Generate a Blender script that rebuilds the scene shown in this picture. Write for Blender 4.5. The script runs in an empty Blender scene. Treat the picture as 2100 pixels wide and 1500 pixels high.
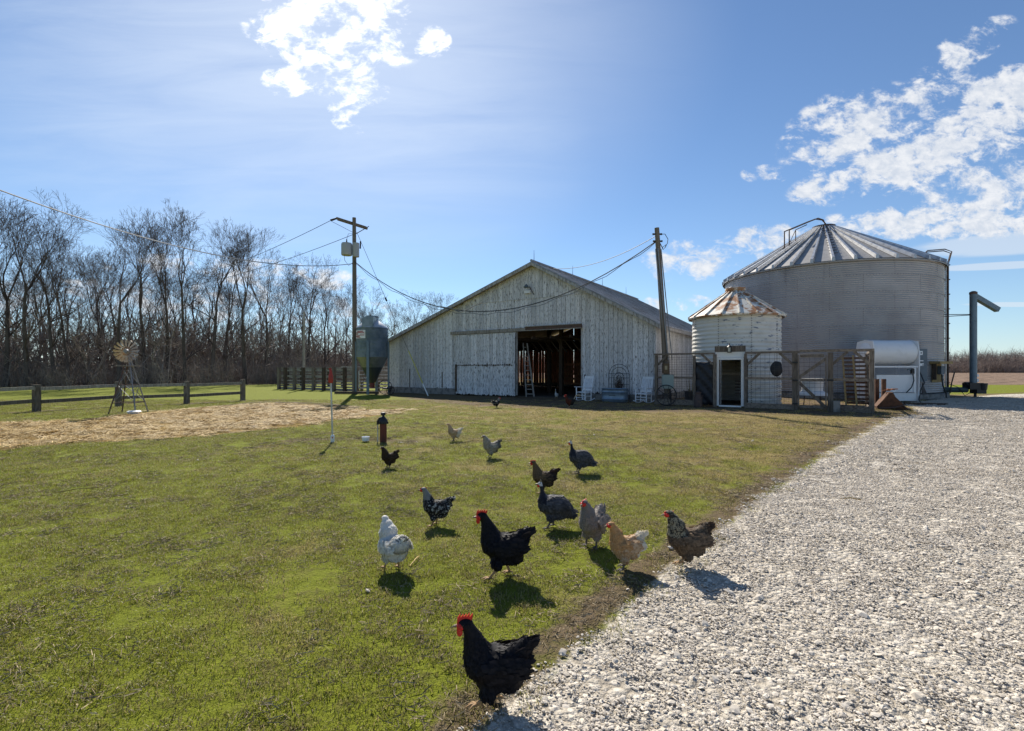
import bpy, bmesh, math, random
import numpy as np
from mathutils import Vector, Matrix, noise as mnoise
S = bpy.context.scene
C = S.collection
rad = math.radians
R = random.Random(7)
NR = np.random.RandomState(11)

# ------------------------------------------------------------------ camera, sky, sun, exposure
H = 1.5                      # eye height
HZ = 758.0                   # horizon row in the 2100x1500 photograph
F = 1000.0                   # focal length in photograph pixels
cam = bpy.data.cameras.new('camera'); camo = bpy.data.objects.new('camera', cam); C.objects.link(camo)
camo.location = (0, 0, H); camo.rotation_euler = (rad(90), 0, 0)
cam.sensor_width = 36; cam.lens = F/2100*36; cam.shift_y = (HZ-750)/2100; cam.clip_end = 6000; cam.clip_start = 0.05
S.camera = camo
SUN_AZ, SUN_EL = -15.0, 41.0        # azimuth from +Y (negative = left), elevation
sd = bpy.data.lights.new('sun', 'SUN'); sd.energy = 5.0; sd.angle = rad(0.6); sd.color = (1, .935, .83)
so = bpy.data.objects.new('sun', sd); C.objects.link(so)
ddir = Vector((math.sin(rad(SUN_AZ))*math.cos(rad(SUN_EL)), math.cos(rad(SUN_AZ))*math.cos(rad(SUN_EL)), math.sin(rad(SUN_EL))))
so.rotation_euler = (-ddir).to_track_quat('-Z', 'Y').to_euler()
so.location = (0, 0, 30)
S.view_settings.view_transform = 'Standard'; S.view_settings.look = 'None'
S.view_settings.exposure = 0.62; S.view_settings.gamma = 1.0; S.view_settings.use_curve_mapping = False
S.cycles.use_denoising = True; S.cycles.denoiser = "OPENIMAGEDENOISE"; S.cycles.denoising_prefilter = "ACCURATE"; S.cycles.use_adaptive_sampling = False; S.cycles.sample_clamp_indirect = 0.8; S.cycles.blur_glossy = 1.0; S.cycles.max_bounces = 6; S.cycles.diffuse_bounces = 3; S.cycles.glossy_bounces = 3; S.cycles.transparent_max_bounces = 8
S.cycles.caustics_reflective = False; S.cycles.caustics_refractive = False

class NT:
    def __init__(s, tree): s.t = tree
    def n(s, typ, ins=None, **kw):
        nd = s.t.nodes.new(typ)
        for k, v in kw.items(): setattr(nd, k, v)
        for k, v in (ins or {}).items():
            if isinstance(v, bpy.types.NodeSocket): s.t.links.new(v, nd.inputs[k])
            else: nd.inputs[k].default_value = v
        return nd
    def m(s, op, a, b=0.0, c=0.0, clamp=False):
        nd = s.n('ShaderNodeMath', operation=op); nd.use_clamp = clamp
        for i, v in enumerate((a, b, c)):
            if isinstance(v, bpy.types.NodeSocket): s.t.links.new(v, nd.inputs[i])
            else: nd.inputs[i].default_value = v
        return nd.outputs[0]
    def vm(s, op, a, b=(0, 0, 0)):
        nd = s.n('ShaderNodeVectorMath', operation=op)
        for i, v in enumerate((a, b)):
            if isinstance(v, bpy.types.NodeSocket): s.t.links.new(v, nd.inputs[i])
            else: nd.inputs[i].default_value = v
        return nd.outputs[0]
    def mix(s, f, a, b, blend='MIX'):
        nd = s.n('ShaderNodeMix', data_type='RGBA', blend_type=blend)
        for i, v in ((0, f), (6, a), (7, b)):
            if isinstance(v, bpy.types.NodeSocket): s.t.links.new(v, nd.inputs[i])
            else: nd.inputs[i].default_value = (*v, 1) if isinstance(v, tuple) and len(v) == 3 else v
        return nd.outputs[2]
    def ss(s, x, lo, hi):
        nd = s.n('ShaderNodeMapRange', interpolation_type='SMOOTHSTEP')
        s.t.links.new(x, nd.inputs[0]); nd.inputs[1].default_value = lo; nd.inputs[2].default_value = hi
        return nd.outputs[0]
    def noise(s, vec, scale, detail=4, rough=.55, dist=0):
        nd = s.n('ShaderNodeTexNoise', {'Scale': scale, 'Detail': detail, 'Roughness': rough, 'Distortion': dist})
        if vec is not None: s.t.links.new(vec, nd.inputs['Vector'])
        return nd.outputs[0]

W = bpy.data.worlds.new('World'); S.world = W; W.use_nodes = True
for n_ in list(W.node_tree.nodes): W.node_tree.nodes.remove(n_)
w = NT(W.node_tree)
sky = w.n('ShaderNodeTexSky', sky_type='NISHITA', sun_disc=False)
sky.sun_elevation = rad(SUN_EL); sky.sun_rotation = rad(SUN_AZ); sky.air_density = 1.0; sky.dust_density = .12; sky.ozone_density = 2.2; sky.altitude = 200
tc = w.n('ShaderNodeTexCoord').outputs['Generated']
sep = w.n('ShaderNodeSeparateXYZ', {0: tc})
dx, dy, dz = sep.outputs
ysafe = w.m('MAXIMUM', w.m('ABSOLUTE', dy), .06)
su = w.m('DIVIDE', dx, ysafe); tv = w.m('DIVIDE', dz, ysafe)
front = w.ss(dy, 0.0, .15)
def blob(px, py, a, b, ang=0):
    s0 = (px-1050)/F; t0 = (HZ-py)/F; ca, sa = math.cos(rad(ang)), math.sin(rad(ang))
    s_ = w.m('SUBTRACT', su, s0); t_ = w.m('SUBTRACT', tv, t0)
    p = w.m('DIVIDE', w.m('ADD', w.m('MULTIPLY', s_, ca), w.m('MULTIPLY', t_, sa)), a/F)
    q = w.m('DIVIDE', w.m('SUBTRACT', w.m('MULTIPLY', t_, ca), w.m('MULTIPLY', s_, sa)), b/F)
    r2 = w.m('ADD', w.m('MULTIPLY', p, p), w.m('MULTIPLY', q, q))
    return w.m('SUBTRACT', 1.0, r2, clamp=True)
def total(lst):
    o = lst[0]
    for x in lst[1:]: o = w.m('MAXIMUM', o, x)
    return o
stc = w.n('ShaderNodeCombineXYZ', {0: su, 1: w.m('MULTIPLY', tv, 1.5), 2: 0.0}).outputs[0]
n1 = w.noise(stc, 12.0, 11, .64, .4)
n2 = w.noise(stc, 34.0, 9, .66, .3)
nn = w.m('ADD', w.m('MULTIPLY', n1, .68), w.m('MULTIPLY', n2, .32))
bank = total([blob(2130, 185, 340, 85, 28), blob(1880, 330, 290, 60, 16), blob(2040, 450, 400, 46, 2), blob(1760, 270, 110, 50, 24)])
wisp = total([blob(1745, 265, 170, 90, 22), blob(1880, 215, 150, 55, 30), blob(1985, 95, 120, 42, 28), blob(1990, 370, 170, 50, 14), blob(1580, 485, 110, 34, 10), blob(1440, 535, 150, 46, 5), blob(1430, 510, 90, 26, 0), blob(1390, 622, 80, 22, 0),
              blob(700, 20, 200, 110, -25), blob(600, 75, 120, 55, -20), blob(670, 140, 150, 80, -30), blob(590, 165, 60, 38, 0), blob(885, 85, 44, 36, 0), blob(712, 232, 60, 40, -40), blob(1570, 358, 55, 22, 0),
              blob(350, 620, 520, 46, -2), blob(480, 560, 300, 36, -4), blob(2080, 380, 120, 60, 10)])
bank = w.m('MULTIPLY', bank, front); wisp = w.m('MULTIPLY', wisp, front)
nnc = w.m('MULTIPLY_ADD', nn, 4.4, -1.80)
cl = w.ss(w.m('ADD', nnc, w.m('MULTIPLY', w.m('POWER', bank, .8), .80)), .55, 1.12); cl = w.m('MULTIPLY', cl, w.ss(bank, 0.0, .2))
cl2 = w.ss(w.m('ADD', nnc, w.m('MULTIPLY', wisp, .46)), .46, 1.12); cl2 = w.m('MULTIPLY', cl2, w.ss(wisp, 0.0, .25))
cl = w.m('MAXIMUM', cl, cl2)
# thin streaks and veil
stv = w.n('ShaderNodeCombineXYZ', {0: w.m('MULTIPLY', su, .8), 1: w.m('MULTIPLY', tv, 5.0), 2: 3.0}).outputs[0]
nv = w.noise(stv, 3.0, 7, .6, .5)
strk = w.m('MULTIPLY', total([blob(2080, 500, 260, 26, 4), blob(2060, 545, 170, 9, 3), blob(2080, 625, 120, 6, 0)]), front)
stk = w.m('MULTIPLY', w.ss(w.m('ADD', nv, w.m('MULTIPLY', strk, .35)), .52, .72), w.ss(strk, 0, .5))
veil = w.m('MULTIPLY', total([blob(640, 160, 620, 360, -25), blob(300, 200, 700, 500, 0)]), front)
vl = w.m('MULTIPLY', w.m('MULTIPLY', w.ss(nv, .0, .95), veil), .34)
glare_d = w.n('ShaderNodeVectorMath', operation='DOT_PRODUCT'); W.node_tree.links.new(tc, glare_d.inputs[0]); glare_d.inputs[1].default_value = ddir
horizon = w.m('POWER', w.m('SUBTRACT', 1.0, w.m('ABSOLUTE', dz), clamp=True), 7.0)
skyc = w.mix(1.0, sky.outputs[0], (.87, 1.0, 1.12), 'MULTIPLY')
SKYK = .072
bgc = w.mix(w.m('MULTIPLY', horizon, .30), skyc, (5.2, 7.0, 9.2))
bgc = w.mix(vl, bgc, (7.0, 8.2, 9.6))
halo = w.m('MULTIPLY', w.m('POWER', w.m('MULTIPLY', blob(690, 20, 850, 620, 0), front), 1.6), w.ss(nv, -.9, 1.0))
bgc = w.mix(w.m('MULTIPLY', halo, .42), bgc, (9.6, 10.2, 11.0))
bgc = w.mix(w.m('MULTIPLY', stk, .55), bgc, (7.0, 7.6, 8.3))
gl = w.ss(glare_d.outputs['Value'], .80, 1.0)
ccol = w.mix(w.ss(n2, .35, .7), (6.2, 6.7, 7.5), (8.4, 8.5, 8.7))
ccol = w.mix(w.m('MULTIPLY', gl, .9), ccol, (13.0, 13.0, 13.0))
bgc = w.mix(w.m('MULTIPLY', cl, .93), bgc, ccol)
bg = w.n('ShaderNodeBackground', {'Color': bgc, 'Strength': SKYK})
wo = w.n('ShaderNodeOutputWorld', {0: bg.outputs[0]})
W.cycles.sampling_method = 'MANUAL'; W.cycles.sample_map_resolution = 1024

# ------------------------------------------------------------------ helpers
def G(px, py):
    D = H*F/(py-HZ); return ((px-1050)/F*D, D)
def P(px, py, D): return Vector(((px-1050)/F*D, D, H+(HZ-py)/F*D))
def X(px, D): return (px-1050)/F*D
class MB:
    def __init__(s): s.v = []; s.f = []
    def add(s, vs, fs):
        o = len(s.v); s.v += [tuple(v) for v in vs]; s.f += [tuple(o+i for i in f) for f in fs]; return s
    def box(s, c, d, rz=0, M=None):
        hx, hy, hz = d[0]/2, d[1]/2, d[2]/2
        vs = [Vector((sx*hx, sy*hy, sz*hz)) for sz in (-1, 1) for sy in (-1, 1) for sx in (-1, 1)]
        m = M if M else (Matrix.Rotation(rz, 3, 'Z') if rz else None)
        vs = [(m @ v if m else v)+Vector(c) for v in vs]
        return s.add(vs, [(0, 2, 3, 1), (4, 5, 7, 6), (0, 1, 5, 4), (2, 6, 7, 3), (0, 4, 6, 2), (1, 3, 7, 5)])
    def bar(s, a, b, wd, th, up=(0, 0, 1)):
        a, b = Vector(a), Vector(b); d = (b-a); L = d.length; d.normalize(); up = Vector(up)
        if abs(d.dot(up)) > .98: up = Vector((0, 1, 0))
        x = d.cross(up).normalized(); z = x.cross(d)
        vs = [p+x*sx*wd/2+z*sz*th/2 for p in (a, b) for sz in (-1, 1) for sx in (-1, 1)]
        return s.add(vs, [(0, 1, 3, 2), (4, 6, 7, 5), (0, 4, 5, 1), (2, 3, 7, 6), (0, 2, 6, 4), (1, 5, 7, 3)])
    def tube(s, pts, r, n=8, cap=True):
        pts = [Vector(p) for p in pts]; k = len(pts)
        rs = r if isinstance(r, (list, tuple)) else [r]*k
        vs = []; ref = None
        for i, p in enumerate(pts):
            t = (pts[min(i+1, k-1)]-pts[max(i-1, 0)])
            if t.length < 1e-9: t = Vector((0, 0, 1))
            t.normalize()
            if ref is None: ref = Vector((0, 0, 1)) if abs(t.z) < .9 else Vector((1, 0, 0))
            x = t.cross(ref)
            if x.length < 1e-4: x = t.cross(Vector((0, 1, 0)))
            x.normalize(); y = t.cross(x); ref = x.cross(t)
            for j in range(n):
                a = 2*math.pi*j/n; vs.append(p+(x*math.cos(a)+y*math.sin(a))*rs[i])
        fs = [(i*n+j, i*n+(j+1) % n, (i+1)*n+(j+1) % n, (i+1)*n+j) for i in range(k-1) for j in range(n)]
        if cap: fs += [tuple(range(n-1, -1, -1)), tuple((k-1)*n+j for j in range(n))]
        return s.add(vs, fs)
    def lathe(s, prof, n=32, c=(0, 0, 0), a0=0, a1=2*math.pi, rx=None):
        full = abs(a1-a0-2*math.pi) < 1e-6; cols = n if full else n+1; vs = []
        for (r, z) in prof:
            for j in range(cols):
                a = a0+(a1-a0)*j/n; p = Vector((r*math.cos(a), r*math.sin(a), z))
                if rx: p = rx @ p
                vs.append(p+Vector(c))
        fs = []
        for i in range(len(prof)-1):
            for j in range(n):
                j2 = (j+1) % cols if full else j+1
                fs.append((i*cols+j, i*cols+j2, (i+1)*cols+j2, (i+1)*cols+j))
        return s.add(vs, fs)
    def ell(s, c, r, n=12, m=8, M=None):
        vs = []; fs = []
        for i in range(m+1):
            t = math.pi*i/m
            for j in range(n):
                a = 2*math.pi*j/n; p = Vector((r[0]*math.sin(t)*math.cos(a), r[1]*math.sin(t)*math.sin(a), r[2]*math.cos(t)))
                if M: p = M @ p
                vs.append(p+Vector(c))
        for i in range(m):
            for j in range(n): fs.append((i*n+j, (i+1)*n+j, (i+1)*n+(j+1) % n, i*n+(j+1) % n))
        return s.add(vs, fs)
    def prism(s, poly, d0, d1, axis='y'):
        k = len(poly); mk = {'y': lambda a, b, d: (a, d, b), 'x': lambda a, b, d: (d, a, b), 'z': lambda a, b, d: (a, b, d)}[axis]
        vs = [mk(a, b, d0) for a, b in poly]+[mk(a, b, d1) for a, b in poly]
        return s.add(vs, [tuple(range(k)), tuple(range(2*k-1, k-1, -1))]+[(i, i+k, (i+1) % k+k, (i+1) % k) for i in range(k)])
    def mesh(s, name):
        me = bpy.data.meshes.new(name); me.from_pydata(s.v, [], s.f); me.update(); return me
    def build(s, name, mat, parent=None, smooth=False, fixn=True):
        me = s.mesh(name)
        if fixn:
            bm = bmesh.new(); bm.from_mesh(me); bmesh.ops.recalc_face_normals(bm, faces=bm.faces); bm.to_mesh(me); bm.free()
        if mat: me.materials.append(mat)
        if smooth:
            me.polygons.foreach_set('use_smooth', [True]*len(me.polygons))
            if smooth != True: me.set_sharp_from_angle(angle=rad(smooth))
        return link(name, me, parent)
def link(name, me, parent=None):
    o = bpy.data.objects.new(name, me); C.objects.link(o)
    if parent: o.parent = parent
    return o
def tag(o, label=None, cat=None, group=None, kind=None):
    if label: o['label'] = label
    if cat: o['category'] = cat
    if group: o['group'] = group
    if kind: o['kind'] = kind
    return o
def thing(name, label, cat, loc=(0, 0, 0), rz=0, group=None):
    o = bpy.data.objects.new(name, None); C.objects.link(o); o.location = loc; o.rotation_euler = (0, 0, rz); o.empty_display_size = .1
    return tag(o, label, cat, group)
def copy_tree(o, parent=None, loc=None, rz=None, sc=None):
    c = o.copy(); C.objects.link(c)
    if parent: c.parent = parent
    if loc is not None: c.location = loc
    if rz is not None: c.rotation_euler = (0, 0, rz)
    if sc is not None: c.scale = (sc, sc, sc) if not isinstance(sc, tuple) else sc
    for ch in o.children: copy_tree(ch, c)
    return c

# ------------------------------------------------------------------ materials
MC = {}
def mat(name, col, rough=.7, col2=None, nscale=(3, 3, 3), lo=.4, hi=.65, metal=0, bump=0, bscale=20, rnd=0.0, spec=.4, coord='Object', detail=6, lay=None):
    if name in MC: return MC[name]
    m = bpy.data.materials.new(name); m.use_nodes = True; t = NT(m.node_tree); bs = m.node_tree.nodes['Principled BSDF']
    bs.inputs['Roughness'].default_value = rough; bs.inputs['Metallic'].default_value = metal; bs.inputs['Specular IOR Level'].default_value = spec
    co = t.n('ShaderNodeNewGeometry').outputs['Position'] if coord == 'World' else t.n('ShaderNodeTexCoord').outputs[coord]
    c = t.n('ShaderNodeRGB'); c.outputs[0].default_value = (*col, 1); c = c.outputs[0]
    mp = t.n('ShaderNodeMapping', {'Scale': nscale, 'Vector': co}).outputs[0]
    if col2:
        f = t.ss(t.noise(mp, 1.0, detail, .62), lo, hi); c = t.mix(f, c, (*col2,))
    for (c3, sc3, l3, h3) in (lay or []):
        mp3 = t.n('ShaderNodeMapping', {'Scale': sc3, 'Vector': co, 'Location': (3.7, 9.1, 5.3)}).outputs[0]
        c = t.mix(t.ss(t.noise(mp3, 1.0, detail, .65), l3, h3), c, (*c3,))
    if rnd:
        r = t.n('ShaderNodeObjectInfo').outputs['Random']
        c = t.mix(1.0, c, t.n('ShaderNodeCombineColor', {0: t.m('MULTIPLY_ADD', r, rnd, 1-rnd/2), 1: t.m('MULTIPLY_ADD', r, rnd, 1-rnd/2), 2: t.m('MULTIPLY_ADD', r, rnd, 1-rnd/2)}).outputs[0], 'MULTIPLY')
    m.node_tree.links.new(c, bs.inputs['Base Color'])
    if bump:
        b = t.n('ShaderNodeBump', {'Strength': bump, 'Distance': .02, 'Height': t.noise(t.n('ShaderNodeMapping', {'Scale': tuple(bscale*x/max(nscale) for x in nscale), 'Vector': co}).outputs[0], 1.0, 5)})
        m.node_tree.links.new(b.outputs[0], bs.inputs['Normal'])
    MC[name] = m; return m
def vcmat(name, rough=.8, spec=.3, sheen=0, trans=0):
    if name in MC: return MC[name]
    m = bpy.data.materials.new(name); m.use_nodes = True; t = NT(m.node_tree); bs = m.node_tree.nodes['Principled BSDF']
    a = t.n('ShaderNodeVertexColor', layer_name='Col')
    m.node_tree.links.new(a.outputs[0], bs.inputs['Base Color'])
    bs.inputs['Roughness'].default_value = rough; bs.inputs['Specular IOR Level'].default_value = spec; bs.inputs['Sheen Weight'].default_value = sheen
    if trans:
        tr = t.n('ShaderNodeBsdfTranslucent', {'Color': a.outputs[0]}); mx = t.n('ShaderNodeMixShader', {0: trans, 1: bs.outputs[0], 2: tr.outputs[0]})
        m.node_tree.links.new(mx.outputs[0], m.node_tree.nodes['Material Output'].inputs[0])
    MC[name] = m; return m

M_paint = mat('peeling_white_paint', (.71, .70, .705), .8, (.12, .10, .085), (34, 34, 4.5), .545, .61, bump=.5, bscale=40, rnd=.36, detail=8, lay=[((.36, .34, .325), (50, 50, .9), .49, .72), ((.50, .49, .48), (.5, .5, .35), .48, .75), ((.09, .075, .065), (18, 18, 9), .60, .66)])
M_paintlow = mat('peeling_white_paint_door', (.74, .735, .735), .8, (.09, .08, .07), (26, 26, 4.0), .54, .60, bump=.35, bscale=40, rnd=.22, lay=[((.28, .28, .28), (60, 60, 1.5), .45, .7)])
M_trim = mat('weathered_trim', (.42, .41, .39), .8, (.18, .16, .14), (14, 14, 3), .45, .65, rnd=.1)
M_barnroof = mat('old_metal_roof', (.34, .345, .36), .45, (.20, .19, .18), (1.5, 1.5, .6), .4, .7, metal=.3)
M_wood = mat('weathered_wood', (.20, .165, .13), .85, (.10, .078, .06), (20, 20, 3), .4, .65, bump=.4, rnd=.25)
M_woodx = mat('weathered_wood_rail', (.23, .19, .15), .85, (.11, .085, .065), (3, 20, 20), .4, .65, bump=.4, rnd=.25)
M_woodgrey = mat('grey_wood', (.34, .31, .27), .85, (.20, .175, .15), (20, 20, 3), .4, .65, bump=.4, rnd=.3)
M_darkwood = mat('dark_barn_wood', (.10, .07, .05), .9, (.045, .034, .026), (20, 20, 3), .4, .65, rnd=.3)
M_redwood = mat('red_barn_boards', (.56, .27, .16), .85, (.32, .15, .09), (14, 14, 1.5), .4, .7, rnd=.3)
M_orangewood = mat('fresh_orange_board', (.36, .14, .055), .8, (.22, .085, .035), (3, 10, 10), .4, .7, rnd=.2)
M_conc = mat('concrete', (.26, .245, .225), .9, (.13, .12, .11), (4, 4, 4), .4, .65, bump=.4)
M_dirtfloor = mat('barn_floor_dirt', (.10, .08, .06), .95, (.06, .048, .035), (3, 3, 3))
M_galv = mat('galvanised_steel', (.37, .36, .36), .48, (.27, .26, .26), (.55, .55, .38), .38, .72, metal=.35, rnd=.05, coord='World', lay=[((.44, .43, .43), (.30, .30, .9), .52, .78), ((.19, .18, .18), (3.5, 3.5, .35), .55, .85)])
M_galvroof = mat('galvanised_roof', (.36, .35, .34), .55, (.27, .26, .25), (2, 2, 2), .4, .7, metal=.3, rnd=.12, lay=[((.36, .24, .16), (.35, .35, .7), .64, .80)])
M_galvrib = mat('galvanised_rib', (.56, .56, .56), .38, (.33, .33, .34), (3, 3, 3), .4, .7, metal=.5)
M_binwhite = mat('old_white_bin_paint', (.68, .66, .61), .55, (.50, .48, .44), (1.2, 1.2, 2.5), .45, .72, lay=[((.15, .17, .22), (2.6, 2.6, 8), .585, .64)])
M_binwhiteclean = mat('old_white_bin_paint_clean', (.70, .68, .63), .55, (.52, .50, .45), (1.2, 1.2, 2.5), .5, .75)
M_rustroof = mat('white_roof_with_rust', (.68, .64, .56), .55, (.34, .17, .08), (2.0, 2.0, 3.0), .47, .56, rnd=.15, lay=[((.20, .09, .045), (5, 5, 5), .60, .68)])
M_rust = mat('rusty_steel', (.13, .06, .032), .85, (.07, .035, .022), (8, 8, 8), .4, .65, bump=.3)
M_darkmetal = mat('dark_metal', (.045, .04, .04), .6, (.09, .06, .045), (9, 9, 9), .5, .7)
M_rustmetal = mat('dark_rusty_metal', (.12, .07, .05), .7, (.06, .045, .04), (9, 9, 9), .4, .7)
M_black = mat('black_iron', (.018, .018, .02), .5)
M_white = mat('white_enamel', (.78, .78, .77), .35, (.66, .66, .64), (3, 3, 3), .5, .8)
M_chair = mat('white_chair_paint', (.80, .81, .83), .45, (.66, .67, .69), (6, 6, 6), .5, .8)
M_panel = mat('grey_electrical_panel', (.11, .145, .17), .5, (.085, .115, .135), (3, 3, 3))
M_bluegrey = mat('blue_grey_steel', (.15, .20, .235), .45, (.12, .16, .19), (3, 3, 3), metal=.4)
M_feed = mat('feed_bin_steel', (.23, .27, .30), .42, (.13, .17, .20), (2, 2, 2), metal=.5)
M_feedcone = mat('feed_cone_steel', (.25, .26, .27), .45, (.17, .19, .19), (2, 2, 2), metal=.5)
M_tarp = mat('black_tarp', (.008, .010, .016), .5, (.018, .02, .028), (4, 4, 4), bump=.8, bscale=9)
M_pole = mat('utility_pole_wood', (.20, .165, .13), .85, (.11, .09, .075), (18, 18, 1.2), .4, .65, bump=.4)
M_wire = mat('power_cable', (.05, .05, .055), .6)
M_steelwire = mat('steel_wire', (.24, .24, .25), .5, metal=.5)
M_meshw = mat('rusty_mesh_wire', (.055, .045, .042), .7)
M_red = mat('red_paint', (.42, .035, .02), .5, (.25, .03, .02), (9, 9, 9))
M_redbrown = mat('rusty_red_casing', (.14, .035, .02), .7, (.07, .022, .015), (6, 6, 3), .4, .7)
M_comb = mat('red_comb', (.62, .02, .012), .5, (.45, .015, .01), (40, 40, 40))
M_yellow = mat('yellow_guard', (.55, .50, .12), .5)
M_terra = mat('milk_can_rust', (.075, .05, .045), .7, (.13, .075, .05), (9, 9, 9), .45, .7)
M_bark = mat('bark', (.14, .11, .09), .95, (.07, .055, .046), (6, 6, 1.2), .4, .65, rnd=.35)
M_twig = mat('twigs', (.12, .09, .078), .95, (.08, .06, .052), (2, 2, 2), .4, .6, rnd=.35)
M_brush = mat('brush', (.32, .26, .21), .95, (.18, .145, .12), (2, 2, 2), .4, .6, rnd=.5)
M_farbrush = mat('far_brush', (.32, .25, .21), .95, (.20, .155, .13), (2, 2, 2), .4, .6, rnd=.5)
M_wheelfan = mat('windmill_blade_tin', (.42, .38, .32), .5, (.30, .17, .08), (12, 12, 12), .45, .65, metal=.3, rnd=.5)
M_tank = mat('stock_tank_zinc', (.22, .28, .34), .4, (.16, .21, .26), (4, 4, 4), metal=.5)
M_yellowwood = mat('pale_pine', (.42, .30, .13), .8, (.30, .20, .08), (10, 10, 3), .4, .65)
M_sign = None

# ------------------------------------------------------------------ ground weights
def px_poly(pts): return np.array([G(*p) for p in pts])
def inside(poly, x, y):
    r = np.zeros(x.shape, bool); n = len(poly); j = n-1
    for i in range(n):
        xi, yi = poly[i]; xj, yj = poly[j]
        c = ((yi > y) != (yj > y)) & (x < (xj-xi)*(y-yi)/(yj-yi+1e-12)+xi); r ^= c; j = i
    return r
def dist(poly, x, y, closed=True):
    d = np.full(x.shape, 1e9); n = len(poly)
    for i in range(n if closed else n-1):
        ax, ay = poly[i]; bx, by = poly[(i+1) % n]; vx, vy = bx-ax, by-ay
        t = np.clip(((x-ax)*vx+(y-ay)*vy)/(vx*vx+vy*vy+1e-12), 0, 1)
        d = np.minimum(d, np.hypot(x-ax-t*vx, y-ay-t*vy))
    return d
def sd_(poly, x, y):
    d = dist(poly, x, y); return np.where(inside(poly, x, y), d, -d)
GE = [(940, 1530), (1010, 1460), (1090, 1385), (1210, 1300), (1285, 1225), (1345, 1175), (1440, 1105), (1500, 1065), (1560, 1015), (1640, 958), (1720, 908), (1790, 872), (1822, 856)]
gravel_edge = [G(*p) for p in GE]
gravel = np.array([(-.6, .4), (-.45, 1.2)]+gravel_edge+[(13.6, 16.3), (15.0, 18.5), (17.0, 21.5), (22.5, 25.5), (25.2, 27.2), (29, 29.3), (34, 31.5), (80, 33), (160, 30), (160, -30), (-.6, -30)])
straw = px_poly([(-420, 925), (-420, 872), (0, 868), (150, 862), (300, 846), (430, 834), (560, 827), (690, 832), (760, 839), (870, 840), (800, 850), (700, 862), (640, 874), (520, 884), (420, 893), (300, 903), (150, 913), (0, 922)])
darkrim = px_poly([(200, 858), (360, 840), (520, 824), (640, 824), (760, 834), (690, 838), (560, 834), (420, 845), (280, 860)])
fencestrip = [(-22, 11), (-17.0, 17.3), (-16.0, 19.6), (-14.3, 21.3), (-13, 23.4)]
A = rad(33.2); LC = Vector((-8.07, 31.9, 0)); U = Vector((math.cos(A), -math.sin(A), 0)); V = Vector((math.sin(A), math.cos(A), 0))
def BW(t, d, z=0): return LC+U*t+V*d+Vector((0, 0, z))
yard = np.array([tuple(BW(-3, -1.0)[:2]), tuple(BW(1, -2.2)[:2]), tuple(BW(6, -4.5)[:2]), tuple(BW(11, -6.8)[:2]), tuple(BW(17, -6.0)[:2]), (11.5, 14.8), (13.5, 14.9), (17.5, 20), (24, 26), (30, 34), tuple(BW(24, 14)[:2]), tuple(BW(-3, 14)[:2])])
well = [G(600, 905), G(740, 900), G(860, 905)]
farfield = np.array([(14, 47), (400, 47), (1500, 150), (1500, 1500), (-600, 1500), (-20, 110), (8, 80)])
woodfloor = np.array([(-400, -20), (-47, 30), (-45, 41.5), (-33, 43), (-26, 47), (-20, 53), (-15, 62), (-6, 80), (-6, 400), (-900, 400)])
tracks = [[G(1080, 935), G(1330, 945), G(1500, 968), G(1660, 990)], [G(1230, 985), G(1420, 998), G(1580, 1010)], [G(840, 1028), G(760, 1050), G(690, 1038)]]
def weights(x, y):
    x = np.asarray(x, float); y = np.asarray(y, float)
    sm = lambda d, a, b: np.clip((d-a)/(b-a), 0, 1)
    g = sd_(gravel, x, y); gw = sm(g, -.12, .12+.02*y.clip(0, 30))
    dw = sm(g, -.30-.045*y.clip(0, 16), -.08)*(1-sm(g, .0, .15))
    dw = np.maximum(dw, sm(sd_(yard, x, y), -1.5, 1.2)*.95)
    dw = np.maximum(dw, .85*(1-sm(dist(fencestrip, x, y, False), .1, .75)))
    dw = np.maximum(dw, .95*sm(sd_(darkrim, x, y), -.3, .25))
    dw = np.maximum(dw, .8*(1-sm(dist(well, x, y, False), .1, .75)))
    for tk in tracks: dw = np.maximum(dw, .6*(1-sm(dist(tk, x, y, False), .02, .3)))
    sw = sm(sd_(straw, x, y), -.35, .5)
    ff = np.maximum(sm(sd_(farfield, x, y), -.5, 1.5), 0)
    wf = sm(sd_(woodfloor, x, y), -1, 1.5)
    return gw, dw, sw, ff, wf
def gz(x, y): return .012*np.sin(x*1.3+.7*y)+.010*np.sin(2.1*y-.8*x)
def dryness(x, y):  # dry grass to the right and far, green to the left
    return np.clip(.18+.035*(np.asarray(x)+4)+.018*(np.asarray(y)-6)-.07*np.clip(np.asarray(y)-20, 0, 30)*(np.asarray(x) < 0)-.35*np.clip(np.asarray(y)-26, 0, 8)*(np.asarray(x) > 20), 0.02, .75)
def axis(lo, hi, step, far):
    a = list(np.arange(lo, hi+1e-6, step)); d = step
    while a[-1] < far: d *= 1.35; a.append(a[-1]+d)
    d = step; b = []; c = lo
    while c > -far: d *= 1.35; c -= d; b.append(c)
    return np.array(b[::-1]+a)
xs = axis(-28, 32, .25, 3000); ys = axis(-3, 50, .25, 3000)
gx, gy = np.meshgrid(xs, ys); gx = gx.ravel(); gy = gy.ravel()
zz = gz(gx, gy)*np.clip(1-np.hypot(gx, gy)/120, 0, 1)
gw, dw, sw, ff, wf = weights(gx, gy)
me = bpy.data.meshes.new('ground'); nx, ny = len(xs), len(ys)
idx = np.arange(nx*ny).reshape(ny, nx); q = np.stack([idx[:-1, :-1], idx[:-1, 1:], idx[1:, 1:], idx[1:, :-1]], -1).reshape(-1, 4)
me.vertices.add(nx*ny); me.vertices.foreach_set('co', np.stack([gx, gy, zz], 1).ravel())
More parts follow.
